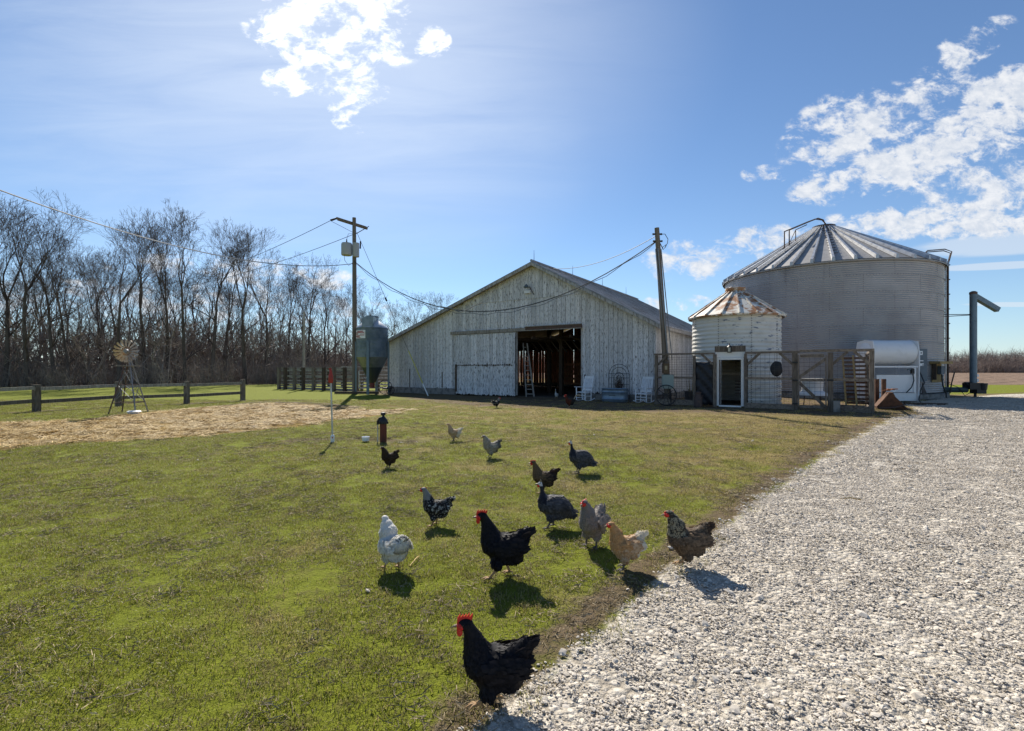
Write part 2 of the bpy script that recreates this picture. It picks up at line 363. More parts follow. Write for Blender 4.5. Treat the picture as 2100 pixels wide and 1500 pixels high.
me.loops.add(q.size); me.loops.foreach_set('vertex_index', q.ravel()); me.polygons.add(len(q)); me.polygons.foreach_set('loop_start', np.arange(0, q.size, 4)); me.update(calc_edges=True)
me.polygons.foreach_set('use_smooth', np.ones(len(q), bool))
for nm, arr in (('wa', np.stack([gw, dw, sw, np.ones_like(gw)], 1)), ('wb', np.stack([ff, wf, dryness(gx, gy), np.ones_like(gw)], 1))):
    at = me.color_attributes.new(nm, 'FLOAT_COLOR', 'POINT'); at.data.foreach_set('color', arr.ravel())
mg = bpy.data.materials.new('ground'); mg.use_nodes = True; t = NT(mg.node_tree); bs = mg.node_tree.nodes['Principled BSDF']
pos = t.n('ShaderNodeNewGeometry').outputs['Position']
wa = t.n('ShaderNodeSeparateColor', {0: t.n('ShaderNodeVertexColor', layer_name='wa').outputs[0]}).outputs
wb = t.n('ShaderNodeSeparateColor', {0: t.n('ShaderNodeVertexColor', layer_name='wb').outputs[0]}).outputs
nA = t.noise(pos, .9, 6, .6); nB = t.noise(pos, 7, 6, .65); nC = t.noise(pos, 45, 4, .7); nD = t.noise(pos, .25, 4, .6)
edge = t.m('ADD', t.m('MULTIPLY', t.m('SUBTRACT', nB, .5), .9), t.m('MULTIPLY', t.m('SUBTRACT', nA, .5), .7))
def thr(wgt, k=.5, wd=.16): return t.ss(t.m('ADD', wgt, edge), k-wd, k+wd)
grn = t.mix(nC, (.13, .155, .010), (.20, .22, .020)); dry = t.mix(nC, (.19, .15, .055), (.30, .23, .10))
gc = t.mix(t.ss(t.m('ADD', wb[2], t.m('MULTIPLY', t.m('SUBTRACT', nA, .5), 1.6)), .25, .7), grn, dry)
gc = t.mix(t.m('MULTIPLY', t.ss(nB, .50, .66), .55), gc, (.085, .062, .032))
dirt = t.mix(t.ss(nB, .35, .7), (.10, .07, .045), (.19, .135, .088)); dirt = t.mix(t.ss(nC, .5, .75), dirt, (.055, .04, .027))
gc = t.mix(t.m('MULTIPLY', thr(wa[1], .62, .22), .9), gc, dirt)
strw = t.mix(t.ss(t.noise(t.n('ShaderNodeMapping', {'Scale': (1, 1.6, 1), 'Vector': pos}).outputs[0], 22, 5, .75), .38, .68), (.12, .078, .03), (.52, .345, .10))
gc = t.mix(thr(wa[2], .5, .15), gc, strw)
vo = t.n('ShaderNodeTexVoronoi', {'Scale': 26.0, 'Vector': pos, 'Randomness': 1.0}); vo2 = t.n('ShaderNodeTexVoronoi', {'Scale': 52.0, 'Vector': pos})
grv = t.mix(t.n('ShaderNodeSeparateColor', {0: vo.outputs['Color']}).outputs[0], (.46, .415, .345), (.72, .655, .56))
grv = t.mix(t.ss(vo.outputs['Distance'], .5, .8), grv, (.40, .35, .28)); grv = t.mix(t.m('MULTIPLY', t.ss(nD, .45, .7), .5), grv, (.46, .41, .33))
gc = t.mix(thr(wa[0], .5, .12), gc, grv)
fld = t.mix(t.ss(t.noise(t.n('ShaderNodeMapping', {'Scale': (.35, .6, 1), 'Vector': pos}).outputs[0], 1.3, 9, .8), .44, .58), (.09, .06, .045), (.30, .21, .145))
gc = t.mix(thr(wb[0], .5, .1), gc, fld)
leaf = t.mix(nB, (.12, .085, .055), (.22, .16, .11))
gc = t.mix(thr(wb[1], .5, .2), gc, leaf)
t.t.links.new(gc, bs.inputs['Base Color']); bs.inputs['Roughness'].default_value = .95; bs.inputs['Specular IOR Level'].default_value = .12
hgt = t.m('ADD', t.m('MULTIPLY', nC, .6), t.m('MULTIPLY', nB, 1.0)); hgt = t.m('ADD', hgt, t.m('MULTIPLY', t.m('MULTIPLY', t.m('SUBTRACT', 1.0, vo.outputs['Distance']), wa[0]), .8))
bm_ = t.n('ShaderNodeBump', {'Strength': .9, 'Distance': .05, 'Height': hgt}); t.t.links.new(bm_.outputs[0], bs.inputs['Normal'])
me.materials.append(mg); go = link('ground', me); tag(go, 'lawn, bare soil and white gravel drive reaching out to flat fields', kind='structure')

# ------------------------------------------------------------------ scattering (stuff)
def src(name, objs_meshes):
    col = bpy.data.collections.new(name)
    for i, m_ in enumerate(objs_meshes):
        o = bpy.data.objects.new('%s_piece' % name, m_); col.objects.link(o)
    return col
def scatter(name, pts, rot, scl, col, label):
    me = bpy.data.meshes.new(name); n = len(pts); me.vertices.add(n); me.vertices.foreach_set('co', np.asarray(pts, float).ravel())
    a = me.attributes.new('rot', 'FLOAT_VECTOR', 'POINT'); a.data.foreach_set('vector', np.asarray(rot, float).ravel())
    a = me.attributes.new('scl', 'FLOAT', 'POINT'); a.data.foreach_set('value', np.asarray(scl, float).ravel())
    a = me.attributes.new('idx', 'INT', 'POINT'); a.data.foreach_set('value', NR.randint(0, 1000, n).astype(np.int32))
    o = link(name, me); tag(o, label, kind='stuff')
    g = bpy.data.node_groups.new(name, 'GeometryNodeTree'); g.interface.new_socket('Geometry', in_out='INPUT', socket_type='NodeSocketGeometry'); g.interface.new_socket('Geometry', in_out='OUTPUT', socket_type='NodeSocketGeometry')
    k = NT(g); gi = k.n('NodeGroupInput'); gout = k.n('NodeGroupOutput')
    ci = k.n('GeometryNodeCollectionInfo'); ci.inputs[0].default_value = col; ci.inputs[1].default_value = True; ci.inputs[2].default_value = True
    na = lambda nm, dt: k.n('GeometryNodeInputNamedAttribute', {'Name': nm}, data_type=dt).outputs[0]
    ip = k.n('GeometryNodeInstanceOnPoints'); L = g.links.new
    L(gi.outputs[0], ip.inputs['Points']); L(ci.outputs[0], ip.inputs['Instance']); ip.inputs['Pick Instance'].default_value = True
    L(na('idx', 'INT'), ip.inputs['Instance Index']); L(na('scl', 'FLOAT'), ip.inputs['Scale'])
    er = k.n('FunctionNodeEulerToRotation'); L(na('rot', 'FLOAT_VECTOR'), er.inputs[0]); L(er.outputs[0], ip.inputs['Rotation']); L(ip.outputs[0], gout.inputs[0])
    md = o.modifiers.new('scatter', 'NODES'); md.node_group = g
    return o
def quadmesh(name, verts, faces, m, per=5):
    me = bpy.data.meshes.new(name); me.from_pydata(verts, [], faces); me.materials.append(m)
    n = len(verts); tint = np.repeat(NR.random(n//per+1), per)[:n]; at = me.color_attributes.new('Tint', 'FLOAT_COLOR', 'POINT'); at.data.foreach_set('color', np.stack([tint, tint, tint, np.ones(n)], 1).ravel()); return me
# grass material: translucent, colour by place
def grassmat(name, green):
    m = bpy.data.materials.new(name); m.use_nodes = True; t = NT(m.node_tree)
    bs = m.node_tree.nodes['Principled BSDF']; pos = t.n('ShaderNodeNewGeometry').outputs['Position']; rr = t.n('ShaderNodeObjectInfo').outputs['Random']
    spx = t.n('ShaderNodeSeparateXYZ', {0: pos}).outputs
    nA = t.noise(pos, .9, 6, .6); nF = t.noise(pos, 120, 2, .5); nM = t.noise(pos, 5, 4, .6)
    dr = t.m('ADD', .19, t.m('ADD', t.m('MULTIPLY', t.m('ADD', spx[0], 4.0), .035), t.m('MULTIPLY', t.m('SUBTRACT', spx[1], 6.0), .018)), clamp=True)
    dr = t.m('MINIMUM', dr, .75)
    f = t.ss(t.m('ADD', t.m('ADD', dr, t.m('MULTIPLY', t.m('SUBTRACT', nA, .5), 1.7)), t.m('MULTIPLY', t.m('SUBTRACT', nM, .5), 1.5)), .10, .90)
    tint = t.n('ShaderNodeSeparateColor', {0: t.n('ShaderNodeVertexColor', layer_name='Tint').outputs[0]}).outputs[0]
    f = t.ss(t.m('ADD', t.m('MULTIPLY', f, .85), tint), .72, .98)
    a = t.mix(nF, (.165, .180, .014), (.29, .30, .045)); b = t.mix(nF, (.34, .275, .085), (.60, .48, .24))
    c = t.mix(t.m('MULTIPLY', f, .9), a, b); c = t.mix(t.ss(t.m('FRACT', t.m('MULTIPLY', tint, 7.3)), .72, .8), c, (.10, .075, .04))
    c = t.mix(t.ss(rr, .86, .9), c, (.30, .24, .13))
    t.t.links.new(c, bs.inputs['Base Color']); bs.inputs['Roughness'].default_value = .5; bs.inputs['Specular IOR Level'].default_value = .35
    tr = t.n('ShaderNodeBsdfTranslucent', {'Color': c}); mx = t.n('ShaderNodeMixShader', {0: .42, 1: bs.outputs[0], 2: tr.outputs[0]})
    t.t.links.new(mx.outputs[0], m.node_tree.nodes['Material Output'].inputs[0]); return m
M_grass = grassmat('grass_blades', True)
M_strawblade = mat('straw_stalks', (.60, .42, .14), .7, (.30, .19, .06), (30, 30, 30), .4, .6, rnd=.5)
M_thatch = mat('dead_thatch', (.38, .30, .18), .85, (.12, .09, .055), (30, 30, 30), .4, .6, rnd=.5)
def blade_patch(name, n, rad_, hlo, hhi, wdt, lean, m, flat=False):
    vs, fs = [], []
    for i in range(n):
        r = rad_*math.sqrt(R.random()); a = R.random()*6.283; x, y = r*math.cos(a), r*math.sin(a); b = R.random()*6.283
        h = R.uniform(hlo, hhi); l = R.uniform(.2, 1)*lean*h; ww = wdt*R.uniform(.6, 1.3); cx, cy = math.cos(b), math.sin(b); px_, py_ = -cy*ww/2, cx*ww/2
        o = len(vs)
        if flat:
            z0 = R.uniform(.002, .018); z1 = R.uniform(.002, .022)
            vs += [(x-cx*h/2-px_, y-cy*h/2-py_, z0), (x-cx*h/2+px_, y-cy*h/2+py_, z0+.002), (x+cx*h/2+px_, y+cy*h/2+py_, z1+.002), (x+cx*h/2-px_, y+cy*h/2-py_, z1)]
            fs.append((o, o+1, o+2, o+3))
        else:
            vs += [(x-px_, y-py_, -.004), (x+px_, y+py_, -.004), (x+cx*l*.45+px_*.8, y+cy*l*.45+py_*.8, h*.6), (x+cx*l*.45-px_*.8, y+cy*l*.45-py_*.8, h*.6), (x+cx*l, y+cy*l, h*.88)]
            fs += [(o, o+1, o+2, o+3), (o+3, o+2, o+4)]
    return quadmesh(name, vs, fs, m)
gp = src('grass_tuft', [blade_patch('grass_tuft', 95, .11, .008, .026, .0030, 1.5, M_grass) for _ in range(5)])
tp = src('thatch_tuft', [blade_patch('thatch_tuft', 46, .12, .018, .06, .0024, 1, M_thatch, True) for _ in range(3)])
sp_ = src('straw_tuft', [blade_patch('straw_tuft', 80, .20, .05, .16, .007, 1, M_strawblade, True) for _ in range(4)])
def field_pts(cell, y0, y1, fn, spread=1.12, pad=.8):
    X_, Y_ = np.meshgrid(np.arange(-spread*y1-pad, spread*y1+pad, cell), np.arange(y0, y1, cell)); x = X_.ravel(); y = Y_.ravel()
    k = np.abs(x) < spread*y+pad; x, y = x[k], y[k]; x = x+NR.uniform(-.6, .6, len(x))*cell; y = y+NR.uniform(-.6, .6, len(y))*cell
    k = fn(x, y); return x[k], y[k]
def nz(x, y, s, o=0): return np.array([mnoise.noise((a*s+o, b*s, o)) for a, b in zip(x, y)])
def grass_ok(x, y):
    g, d, s, f_, w_ = weights(x, y); pr = (1-g)*(1-.8*d)*(1-s)*(1-f_)*(1-w_); pr = pr*np.clip(.92+.9*nz(x, y, 1.7), .25, 1)
    return NR.random(len(x)) < pr
def emit(name, segs, fn, col, s0, s1, label, tilt=.15, zoff=0):
    PX, PY, SC = [], [], []
    for (cell, y0, y1, k) in segs:
        x, y = field_pts(cell, y0, y1, fn); PX.append(x); PY.append(y); SC.append(NR.uniform(s0, s1, len(x))*k)
    x = np.concatenate(PX); y = np.concatenate(PY); sc = np.concatenate(SC); n = len(x)
    rot = np.stack([NR.uniform(-tilt, tilt, n), NR.uniform(-tilt, tilt, n), NR.uniform(0, 6.28, n)], 1)
    print(name, n); return scatter(name, np.stack([x, y, gz(x, y)+zoff], 1), rot, sc, col, label)
emit('grass', [(.085, 1.2, 6, 1), (.12, 6, 12, 1.25), (.2, 12, 24, 1.7)], grass_ok, gp, .75, 1.2, 'short mown grass of the lawn, green and straw coloured')
def thatch_ok(x, y):
    g, d, s, f_, w_ = weights(x, y); pr = (1-g)*(.34+.6*d)*(1-s*.7); pr = pr*np.clip(.6+1.2*nz(x, y, .9, 5), .05, 1); return NR.random(len(x)) < pr
emit('dead_grass', [(.12, 1.2, 7, 1), (.2, 7, 14, 1.3)], thatch_ok, tp, .7, 1.3, 'dead grass and litter lying on the lawn and bare soil')
emit('straw', [(.17, 8, 24, 1.0)], lambda x, y: NR.random(len(x)) < np.clip(weights(x, y)[2]*1.1-.35+.9*nz(x, y, 1.1, 9), 0, .8)*(weights(x, y)[2] > .15), sp_, .7, 1.3, 'yellow straw spread over the bare ground by the rail fence', .2)
# gravel
def gravmat(name, dark):
    m = bpy.data.materials.new(name); m.use_nodes = True; t = NT(m.node_tree); bs = m.node_tree.nodes['Principled BSDF']
    a = t.n('ShaderNodeVertexColor', layer_name='Col').outputs[0]; co = t.n('ShaderNodeTexCoord').outputs['Object']
    c = t.mix(t.m('MULTIPLY', t.noise(co, 90, 3), .30), a, (.40, .36, .30)); t.t.links.new(c, bs.inputs['Base Color']); bs.inputs['Roughness'].default_value = .9; bs.inputs['Specular IOR Level'].default_value = .2
    return m
M_stone = gravmat('limestone', 0)
icov = None
def ico():
    bm = bmesh.new(); bmesh.ops.create_icosphere(bm, subdivisions=1, radius=1); v = np.array([p.co[:] for p in bm.verts]); f = np.array([[q.index for q in p.verts] for p in bm.faces]); bm.free(); return v, f
IV, IF = ico()
def stones(name, n, rad_, lo, hi, big=0):
    vs, fs, cs = [], [], []
    for i in range(n):
        r = rad_*math.sqrt(R.random()); a = R.random()*6.283; s = lo*(hi/lo)**(R.random()**1.7)
        if i < big: s = R.uniform(hi, hi*1.7)
        sh = np.array([R.uniform(.8, 1.35), R.uniform(.65, 1.1), R.uniform(.32, .6)])*s
        v = IV*(1+NR.uniform(-.26, .22, (len(IV), 1)))*sh
        ax = Matrix.Rotation(R.random()*6.28, 3, 'Z') @ Matrix.Rotation(R.uniform(-.6, .6), 3, 'X'); v = v @ np.array(ax).T
        v += np.array([r*math.cos(a), r*math.sin(a), s*R.uniform(.0, .3)]); o = len(vs)*len(IV)
        vs.append(v); fs.append(IF+o)
        g = R.uniform(.40, .68) if R.random() > .05 else R.uniform(.22, .4); tint = R.uniform(0, .05); cs.append(np.tile([g*1.04, g*(.945-.4*tint), g*(.82-tint), 1], (len(IV), 1)))
    v = np.concatenate(vs); f = np.concatenate(fs); me = bpy.data.meshes.new(name); me.from_pydata(v.tolist(), [], f.tolist()); me.materials.append(M_stone)
    at = me.color_attributes.new('Col', 'FLOAT_COLOR', 'POINT'); at.data.foreach_set('color', np.concatenate(cs).ravel()); return me
gs = src('stone', [stones('stone', 175, .16, .0030, .0112, 3) for _ in range(6)])
gl_ = src('big_stone', [stones('big_stone', 1, .001, .03, .04) for _ in range(4)])
ruts = [[(2.2, -1), (4.6, 4), (8.6, 9.5), (14.5, 15.5), (26, 26)], [(4.0, -1), (6.6, 4), (10.8, 9), (17, 15), (30, 26)]]
def grav_ok(x, y):
    g = weights(x, y)[0]; rt = np.minimum(dist(ruts[0], x, y, False), dist(ruts[1], x, y, False)); g = g*(1-.33*np.clip(1.25-rt/.38, 0, 1)); return NR.random(len(x)) < np.clip((g-.35)*2.2+.5*nz(x, y, 2.0, 3)*(g < .6)+.8*np.minimum(nz(x, y, .55, 8)+.10, 0), 0, 1)
emit('gravel', [(.135, .9, 7, 1), (.17, 7, 14, 1.25), (.26, 14, 26, 1.7)], grav_ok, gs, .8, 1.2, 'crushed white limestone gravel of the farm drive')
emit('loose_stones', [(.5, 1.0, 16, 1)], lambda x, y: NR.random(len(x)) < np.where(weights(x, y)[0] > .3, .35, np.where(weights(x, y)[1] > .6, .25, .012)), gl_, .45, 1.15, 'larger loose stones lying on the gravel and along its edge', .6, .006)

# ------------------------------------------------------------------ barn
BL, BD, PK = 17.5, 16.0, 11.1
ZL, ZR, ZP = 3.25, 3.60, 7.05
def roofz(t): return ZL+(ZP-ZL)*t/PK if t < PK else ZP+(ZR-ZP)*(t-PK)/(BL-PK)
barn = thing('barn', 'large weathered white wooden barn with a low gable roof and wide open sliding doorway', 'barn', LC, -A)
def plank(name, x0, x1, zb, f, y0, y1, m, notch=0, parent=barn):
    # vertical board between x0..x1 with a slightly ragged foot and a top following f(x)
    k = 5; poly = []
    for i in range(k):
        xx = x0+(x1-x0)*i/(k-1); poly.append((xx, zb+(R.uniform(-notch, notch*.3) if notch else 0)))
    b = MB().prism(poly+[(x1, f(x1)), (x0, f(x0))], y0, y1)
    return b.build(name, m, parent)
SEAM = 5.30
x = 0.0
while x < BL-.05:
    wd_ = R.uniform(.215, .275); x1 = min(x+wd_, BL)
    cut = any(abs(x-e) < 0 for e in ())
    for e in (5.45, 9.96, 13.80):
        if x < e-.04 < x1 and x1 > e: x1 = e
    mid = (x+x1)/2; off = R.uniform(0, .006); ov = mid > 9.96 and mid < 13.80 or 5.45 <= mid < 9.96
    if 5.45 <= mid < 13.80: zb, nt = 3.74, .10
    elif mid > 13.8: zb, nt = .33+R.uniform(-.05, .1), .14
    else: zb, nt = .36+R.uniform(-.02, .06), .09
    top = lambda q: min(SEAM, roofz(q)-.02)
    if top(mid) > zb+.1: plank('plank', x+.008, x1-.008, zb, (lambda q: min(SEAM, roofz(q)-.02)), .002-off, .03-off, M_paint, nt)
    if 5.45 <= mid < 9.96: plank('plank', x+.006, x1-.006, .35, (lambda q: 3.735), .03-off, .055-off, M_paint)
    x = x1
xg0 = PK*(SEAM-ZL)/(ZP-ZL)+.15; xg1 = PK+(BL-PK)*(ZP-SEAM)/(ZP-ZR)-.15; x = xg0-.1
while x < xg1:
    x1 = x+R.uniform(.20, .26); mid = (x+x1)/2
    if roofz(x1)-.02 > SEAM+.02 and roofz(x)-.02 > SEAM: plank('plank', x+.006, x1-.006, SEAM-.03, (lambda q: roofz(q)-.02), -.034-R.uniform(0, .005), -.006, M_paint, .012)
    x = x1
# side wall (right) and left wall, back wall
def sideplank(name, y0, y1, xx, dx_, zb, zt, m):
    MB().box(((xx+dx_/2), (y0+y1)/2, (zb+zt)/2), (abs(dx_), y1-y0-.012, zt-zb)).build(name, m, barn)
y = .0
while y < BD-.1:
    y1 = min(y+R.uniform(.24, .30), BD); sideplank('side_plank', max(y, .04), y1, BL-.03, .028+R.uniform(0, .006), .32+R.uniform(-.06, .08), ZR-.06, M_paint); y = y1
y = .2
while y < BD-.1:
    y1 = min(y+1.0, BD); sideplank('side_plank', y, y1, .0, .03, .3, ZL-.05, M_paint); y = y1
x = .1
while x < BL-.1:
    x1 = x+R.uniform(.26, .32); gap = .008 if R.random() < .86 else R.uniform(.03, .07)
    plank('back_plank', x, x1-gap, .3, (lambda q: roofz(max(0, min(q, BL)))-.05), BD-.03, BD, M_redwood); x = x1
f_ = MB(); f_.box((2.85, .06, .17), (5.7, .2, .40)); f_.box((15.7, .06, .14), (3.75, .2, .34)); f_.box((BL-.08, BD/2, .15), (.2, BD-.3, .34)); f_.box((.1, BD/2, .15), (.2, BD-.3, .34)); f_.box((BL/2, BD-.1, .15), (BL-.5, .2, .34))
f_.build('foundation', M_conc, barn)
MB().box((BL/2, BD/2, .018), (BL-.5, BD-.5, .03)).build('floor', M_dirtfloor, barn)
# roof
def roofslab(x0, z0, x1, z1, nm):
    n = 14; b = MB(); L = math.hypot(x1-x0, z1-z0)
    b.prism([(x0, z0), (x1, z1), (x1, z1+.05), (x0, z0+.05)], -.38, BD+.38); o = b.build(nm, M_barnroof, barn)
    yy = -.30
    seams = MB()
    while yy < BD+.3: seams.bar((x0, yy, z0+.06), (x1, yy, z1+.06), .03, .03); yy += .61
    seams.build('roof_seam', M_barnroof, o).parent = o
    return o
sl = (ZP-ZL)/PK; sr = (ZP-ZR)/(BL-PK)
roofslab(-.35, ZL-.35*sl+.06, PK, ZP+.06, 'roof_slope'); roofslab(PK, ZP+.06, BL+.32, ZR-.32*sr+.06, 'roof_slope')
for (xa, za, xb, zb_) in ((-.36, ZL-.36*sl, PK, ZP), (PK, ZP, BL+.33, ZR-.33*sr)):
    MB().prism([(xa, za-.10), (xb, zb_-.10), (xb, zb_+.052), (xa, za+.052)], -.41, -.383).build('rake_board', M_trim, barn)
    MB().prism([(xa, za-.02), (xb, zb_-.02), (xb, zb_+.055), (xa, za+.055)], -.382, 0).build('soffit', M_woodgrey, barn)
MB().box((BL+.335, BD/2, ZR-.33*sr-.02), (.025, BD+.7, .14)).build('eave_board', M_trim, barn)
MB().box((-.375, BD/2, ZL-.36*sl-.02), (.025, BD+.7, .14)).build('eave_board', M_trim, barn)
MB().tube([(PK, -.4, ZP+.15), (PK, BD+.4, ZP+.15)], .07, 8).build('ridge_cap', M_barnroof, barn)
for k_ in range(4):
    yy = -.1+k_*4.6; MB().tube([(PK, yy, ZP+.15), (PK, yy, ZP+.75)], [.016, .006], 6).build('lightning_rod', M_darkmetal, barn)
# door track, boards
MB().bar((5.40, -.13, 3.63), (10.6, -.13, 3.63), .09, .17).build('door_track', M_woodgrey, barn)
tr_ = MB().bar((10.6, -.13, 3.65), (13.86, -.13, 3.65), .09, .20).build('door_track', M_rustmetal, barn)
MB().bar((10.6, -.15, 3.765), (13.86, -.15, 3.765), .14, .03).build('track_cap', M_woodgrey, barn)
MB().bar((10.6, -.17, 3.56), (13.86, -.17, 3.56), .05, .035).build('track_lip', M_woodgrey, barn)
# sliding door
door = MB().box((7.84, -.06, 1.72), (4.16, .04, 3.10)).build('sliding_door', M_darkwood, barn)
x = 5.78
while x < 9.90:
    x1 = min(x+R.uniform(.19, .25), 9.92)
    plank('door_plank', x+.005, x1-.005, .10, (lambda q: 1.72), -.115-R.uniform(0, .006), -.082, M_paintlow, .07, door)
    plank('door_plank', x+.005, x1-.005, 1.76, (lambda q: 3.50), -.110-R.uniform(0, .006), -.082, M_paint, .02, door); x = x1
for xx in (5.80, 9.86): MB().box((xx, -.135, 1.8 if xx > 6 else 1.0), (.13, .028, 3.35 if xx > 6 else 1.6)).build('door_stile', M_paint if xx > 6 else M_darkwood, door)
rg = MB()
for k_ in range(26):
    xx = 5.95+k_*.15; rg.box((xx, -.122, 1.74+R.uniform(-.03, .03)), (R.uniform(.03, .12), .008, R.uniform(.02, .12)*(2 if k_ in (4, 14, 15, 22) else 1)))
rg.build('rotten_edge', M_darkwood, door)['kind'] = 'stuff'
for (xx, z0, z1) in ((1.92, .38, 1.55), (4.62, .4, 1.35), (13.98, .9, 1.25)): MB().box((xx, -.006, (z0+z1)/2), (.07, .012, z1-z0)).build('board_gap', M_darkwood, barn)
MB().box((9.93, .04, 1.9), (.08, .08, 3.6)).build('door_jamb', M_trim, barn); MB().box((13.81, .04, 1.9), (.08, .10, 3.6)).build('door_jamb', M_trim, barn)
# lamp under the gable
lt = MB().box((10.7, -.11, 5.62), (.35, .14, .14)).build('gable_light', M_white, barn)
MB().lathe([(.02, .16), (.15, 0), (.14, -.02)], 14, (10.75, -.32, 5.85)).build('lamp_shade', M_panel, lt); MB().tube([(10.8, -.05, 5.9), (11.0, -.25, 5.7), (11.1, -.12, 5.45)], .025, 6).build('lamp_arm', M_darkmetal, lt)
# interior frame
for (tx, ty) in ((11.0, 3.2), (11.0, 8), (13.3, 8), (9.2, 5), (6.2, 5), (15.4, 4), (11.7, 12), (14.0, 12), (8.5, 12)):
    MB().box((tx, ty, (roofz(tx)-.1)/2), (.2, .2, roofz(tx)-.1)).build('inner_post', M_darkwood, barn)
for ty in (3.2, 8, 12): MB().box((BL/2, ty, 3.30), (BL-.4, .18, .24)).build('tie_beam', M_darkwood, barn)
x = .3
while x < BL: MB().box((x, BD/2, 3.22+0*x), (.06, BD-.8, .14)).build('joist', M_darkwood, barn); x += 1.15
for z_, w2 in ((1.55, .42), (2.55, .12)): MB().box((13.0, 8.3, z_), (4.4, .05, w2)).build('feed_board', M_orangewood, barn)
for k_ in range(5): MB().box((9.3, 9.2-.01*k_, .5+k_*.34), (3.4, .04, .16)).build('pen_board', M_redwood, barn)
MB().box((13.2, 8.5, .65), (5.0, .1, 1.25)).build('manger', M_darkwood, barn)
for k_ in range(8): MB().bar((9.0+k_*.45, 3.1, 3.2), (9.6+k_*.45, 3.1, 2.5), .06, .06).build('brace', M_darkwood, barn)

lad = thing('ladder', 'grey wooden ladder leaning just inside the barn doorway', 'ladder', BW(10.35, .35), -A)
L0, L1 = Vector((-.28, .3, 2.95)), Vector((.30, -.15, .02))
for s_ in (0, .42): MB().bar(L0+Vector((s_*.35-.12, s_*.4, 0)), L1+Vector((s_*1.0-.22, s_*.3, 0)), .05, .09).build('side_rail', M_woodgrey, lad)
for k_ in range(11):
    f1 = (k_+.6)/11.5; p = L1.lerp(L0, f1); a_ = p+Vector((-.22+.10*f1, 0, 0)); b_ = p+Vector((.42-.22-.42*.65*f1+.0, .42*(.3+.1*f1), 0)); MB().bar(a_, b_, .03, .035).build('rung', M_woodgrey, lad)

# ------------------------------------------------------------------ big grain bin
BC = Vector((19.15, 29.95, 0)); BR = 5.55
bin_ = thing('grain_bin', 'huge round galvanised steel grain bin with ribbed conical roof', 'grain bin', BC, 0)
pitch = .105; NRING = 8; RH = 8*pitch; Z0 = .30
def sheet_mesh(r, ang, ncor, pit, seg, amp, bolt=.022, spc=.09):
    b = MB(); prof = []
    for k in range(ncor*4+1): prof.append((r+amp*math.sin(k*math.pi/2), k*pit/4))
    b.lathe(prof, seg, (0, 0, 0), -ang/2, ang/2)
    return b
shm = sheet_mesh(BR, 2*math.pi/12*1.001, 8, pitch, 10, .019).mesh('wall_sheet'); shm.materials.append(M_galv)
shm.polygons.foreach_set('use_smooth', [True]*len(shm.polygons))
bb = MB()
for k in range(9): bb.box(((BR+.012)*math.cos(math.pi/12), (BR+.012)*math.sin(math.pi/12), k*RH/9+.04), (.016, .022, .022), math.pi/12)
for k in range(20): a_ = -math.pi/12+k*math.pi/6/20; bb.box(((BR+.012)*math.cos(a_), (BR+.012)*math.sin(a_), .012), (.016, .022, .022), a_)
boltm = bb.mesh('bolts'); boltm.materials.append(M_darkmetal)
for r_ in range(NRING):
    for k in range(12):
        o = link('wall_sheet', shm, bin_); o.location = (0, 0, Z0+r_*RH*1.015); o.rotation_euler = (0, 0, 2*math.pi*(k+.5*(r_ % 2))/12); o.scale = (1, 1, 1.015)
        o2 = link('bolts', boltm, o); o2['kind'] = 'stuff'
ZE = Z0+NRING*RH*1.015
print('bin eave', ZE)
MB().lathe([(BR-.05, 0), (BR+.22, 0), (BR+.22, .24), (BR-.05, .27)], 64).build('footing', M_conc, bin_)
ZA = 10.25; NP_ = 38
rp = MB(); a_ = math.pi/NP_
r0, r1, z0, z1 = .55, BR+.16, ZA-.1, ZE-.07
rp.add([(r0*math.cos(-a_), r0*math.sin(-a_), z0), (r0*math.cos(a_), r0*math.sin(a_), z0), (r1*math.cos(a_), r1*math.sin(a_), z1), (r1*math.cos(-a_), r1*math.sin(-a_), z1),
        (r1*math.cos(a_), r1*math.sin(a_), z1-.06), (r1*math.cos(-a_), r1*math.sin(-a_), z1-.06)], [(0, 1, 2, 3), (3, 2, 4, 5)])
rpm = rp.mesh('roof_panel'); rpm.materials.append(M_galvroof)
rb = MB(); rb.prism([(-.085, 0), (.085, 0), (.055, .20), (-.055, .20)], 0, 1, 'x'); vs_ = []
for (dd, yy, zz_) in rb.v: rr_ = r0+(r1+.03-r0)*dd; vs_.append((rr_, yy*(.45+.55*dd), z0+(z1-z0)*dd+zz_*(.5+.5*dd)))
rb.v = vs_; rbm = rb.mesh('roof_rib'); rbm.materials.append(M_galvrib)
for k in range(NP_):
    o = link('roof_panel', rpm, bin_); o.rotation_euler = (0, 0, 2*math.pi*k/NP_); o = link('roof_rib', rbm, bin_); o.rotation_euler = (0, 0, 2*math.pi*(k+.5)/NP_)
MB().lathe([(.62, ZA-.14), (.62, ZA+.02), (.1, ZA+.12), (0, ZA+.13)], 24).build('peak_cap', M_rustmetal, bin_)
MB().lathe([(BR+.03, ZE-.09), (BR+.14, ZE-.09), (BR+.14, ZE-.04)], 96).build('eave_ring', M_darkmetal, bin_)
def cyl(ang, r, z): return Vector((r*math.cos(ang), r*math.sin(ang), z))
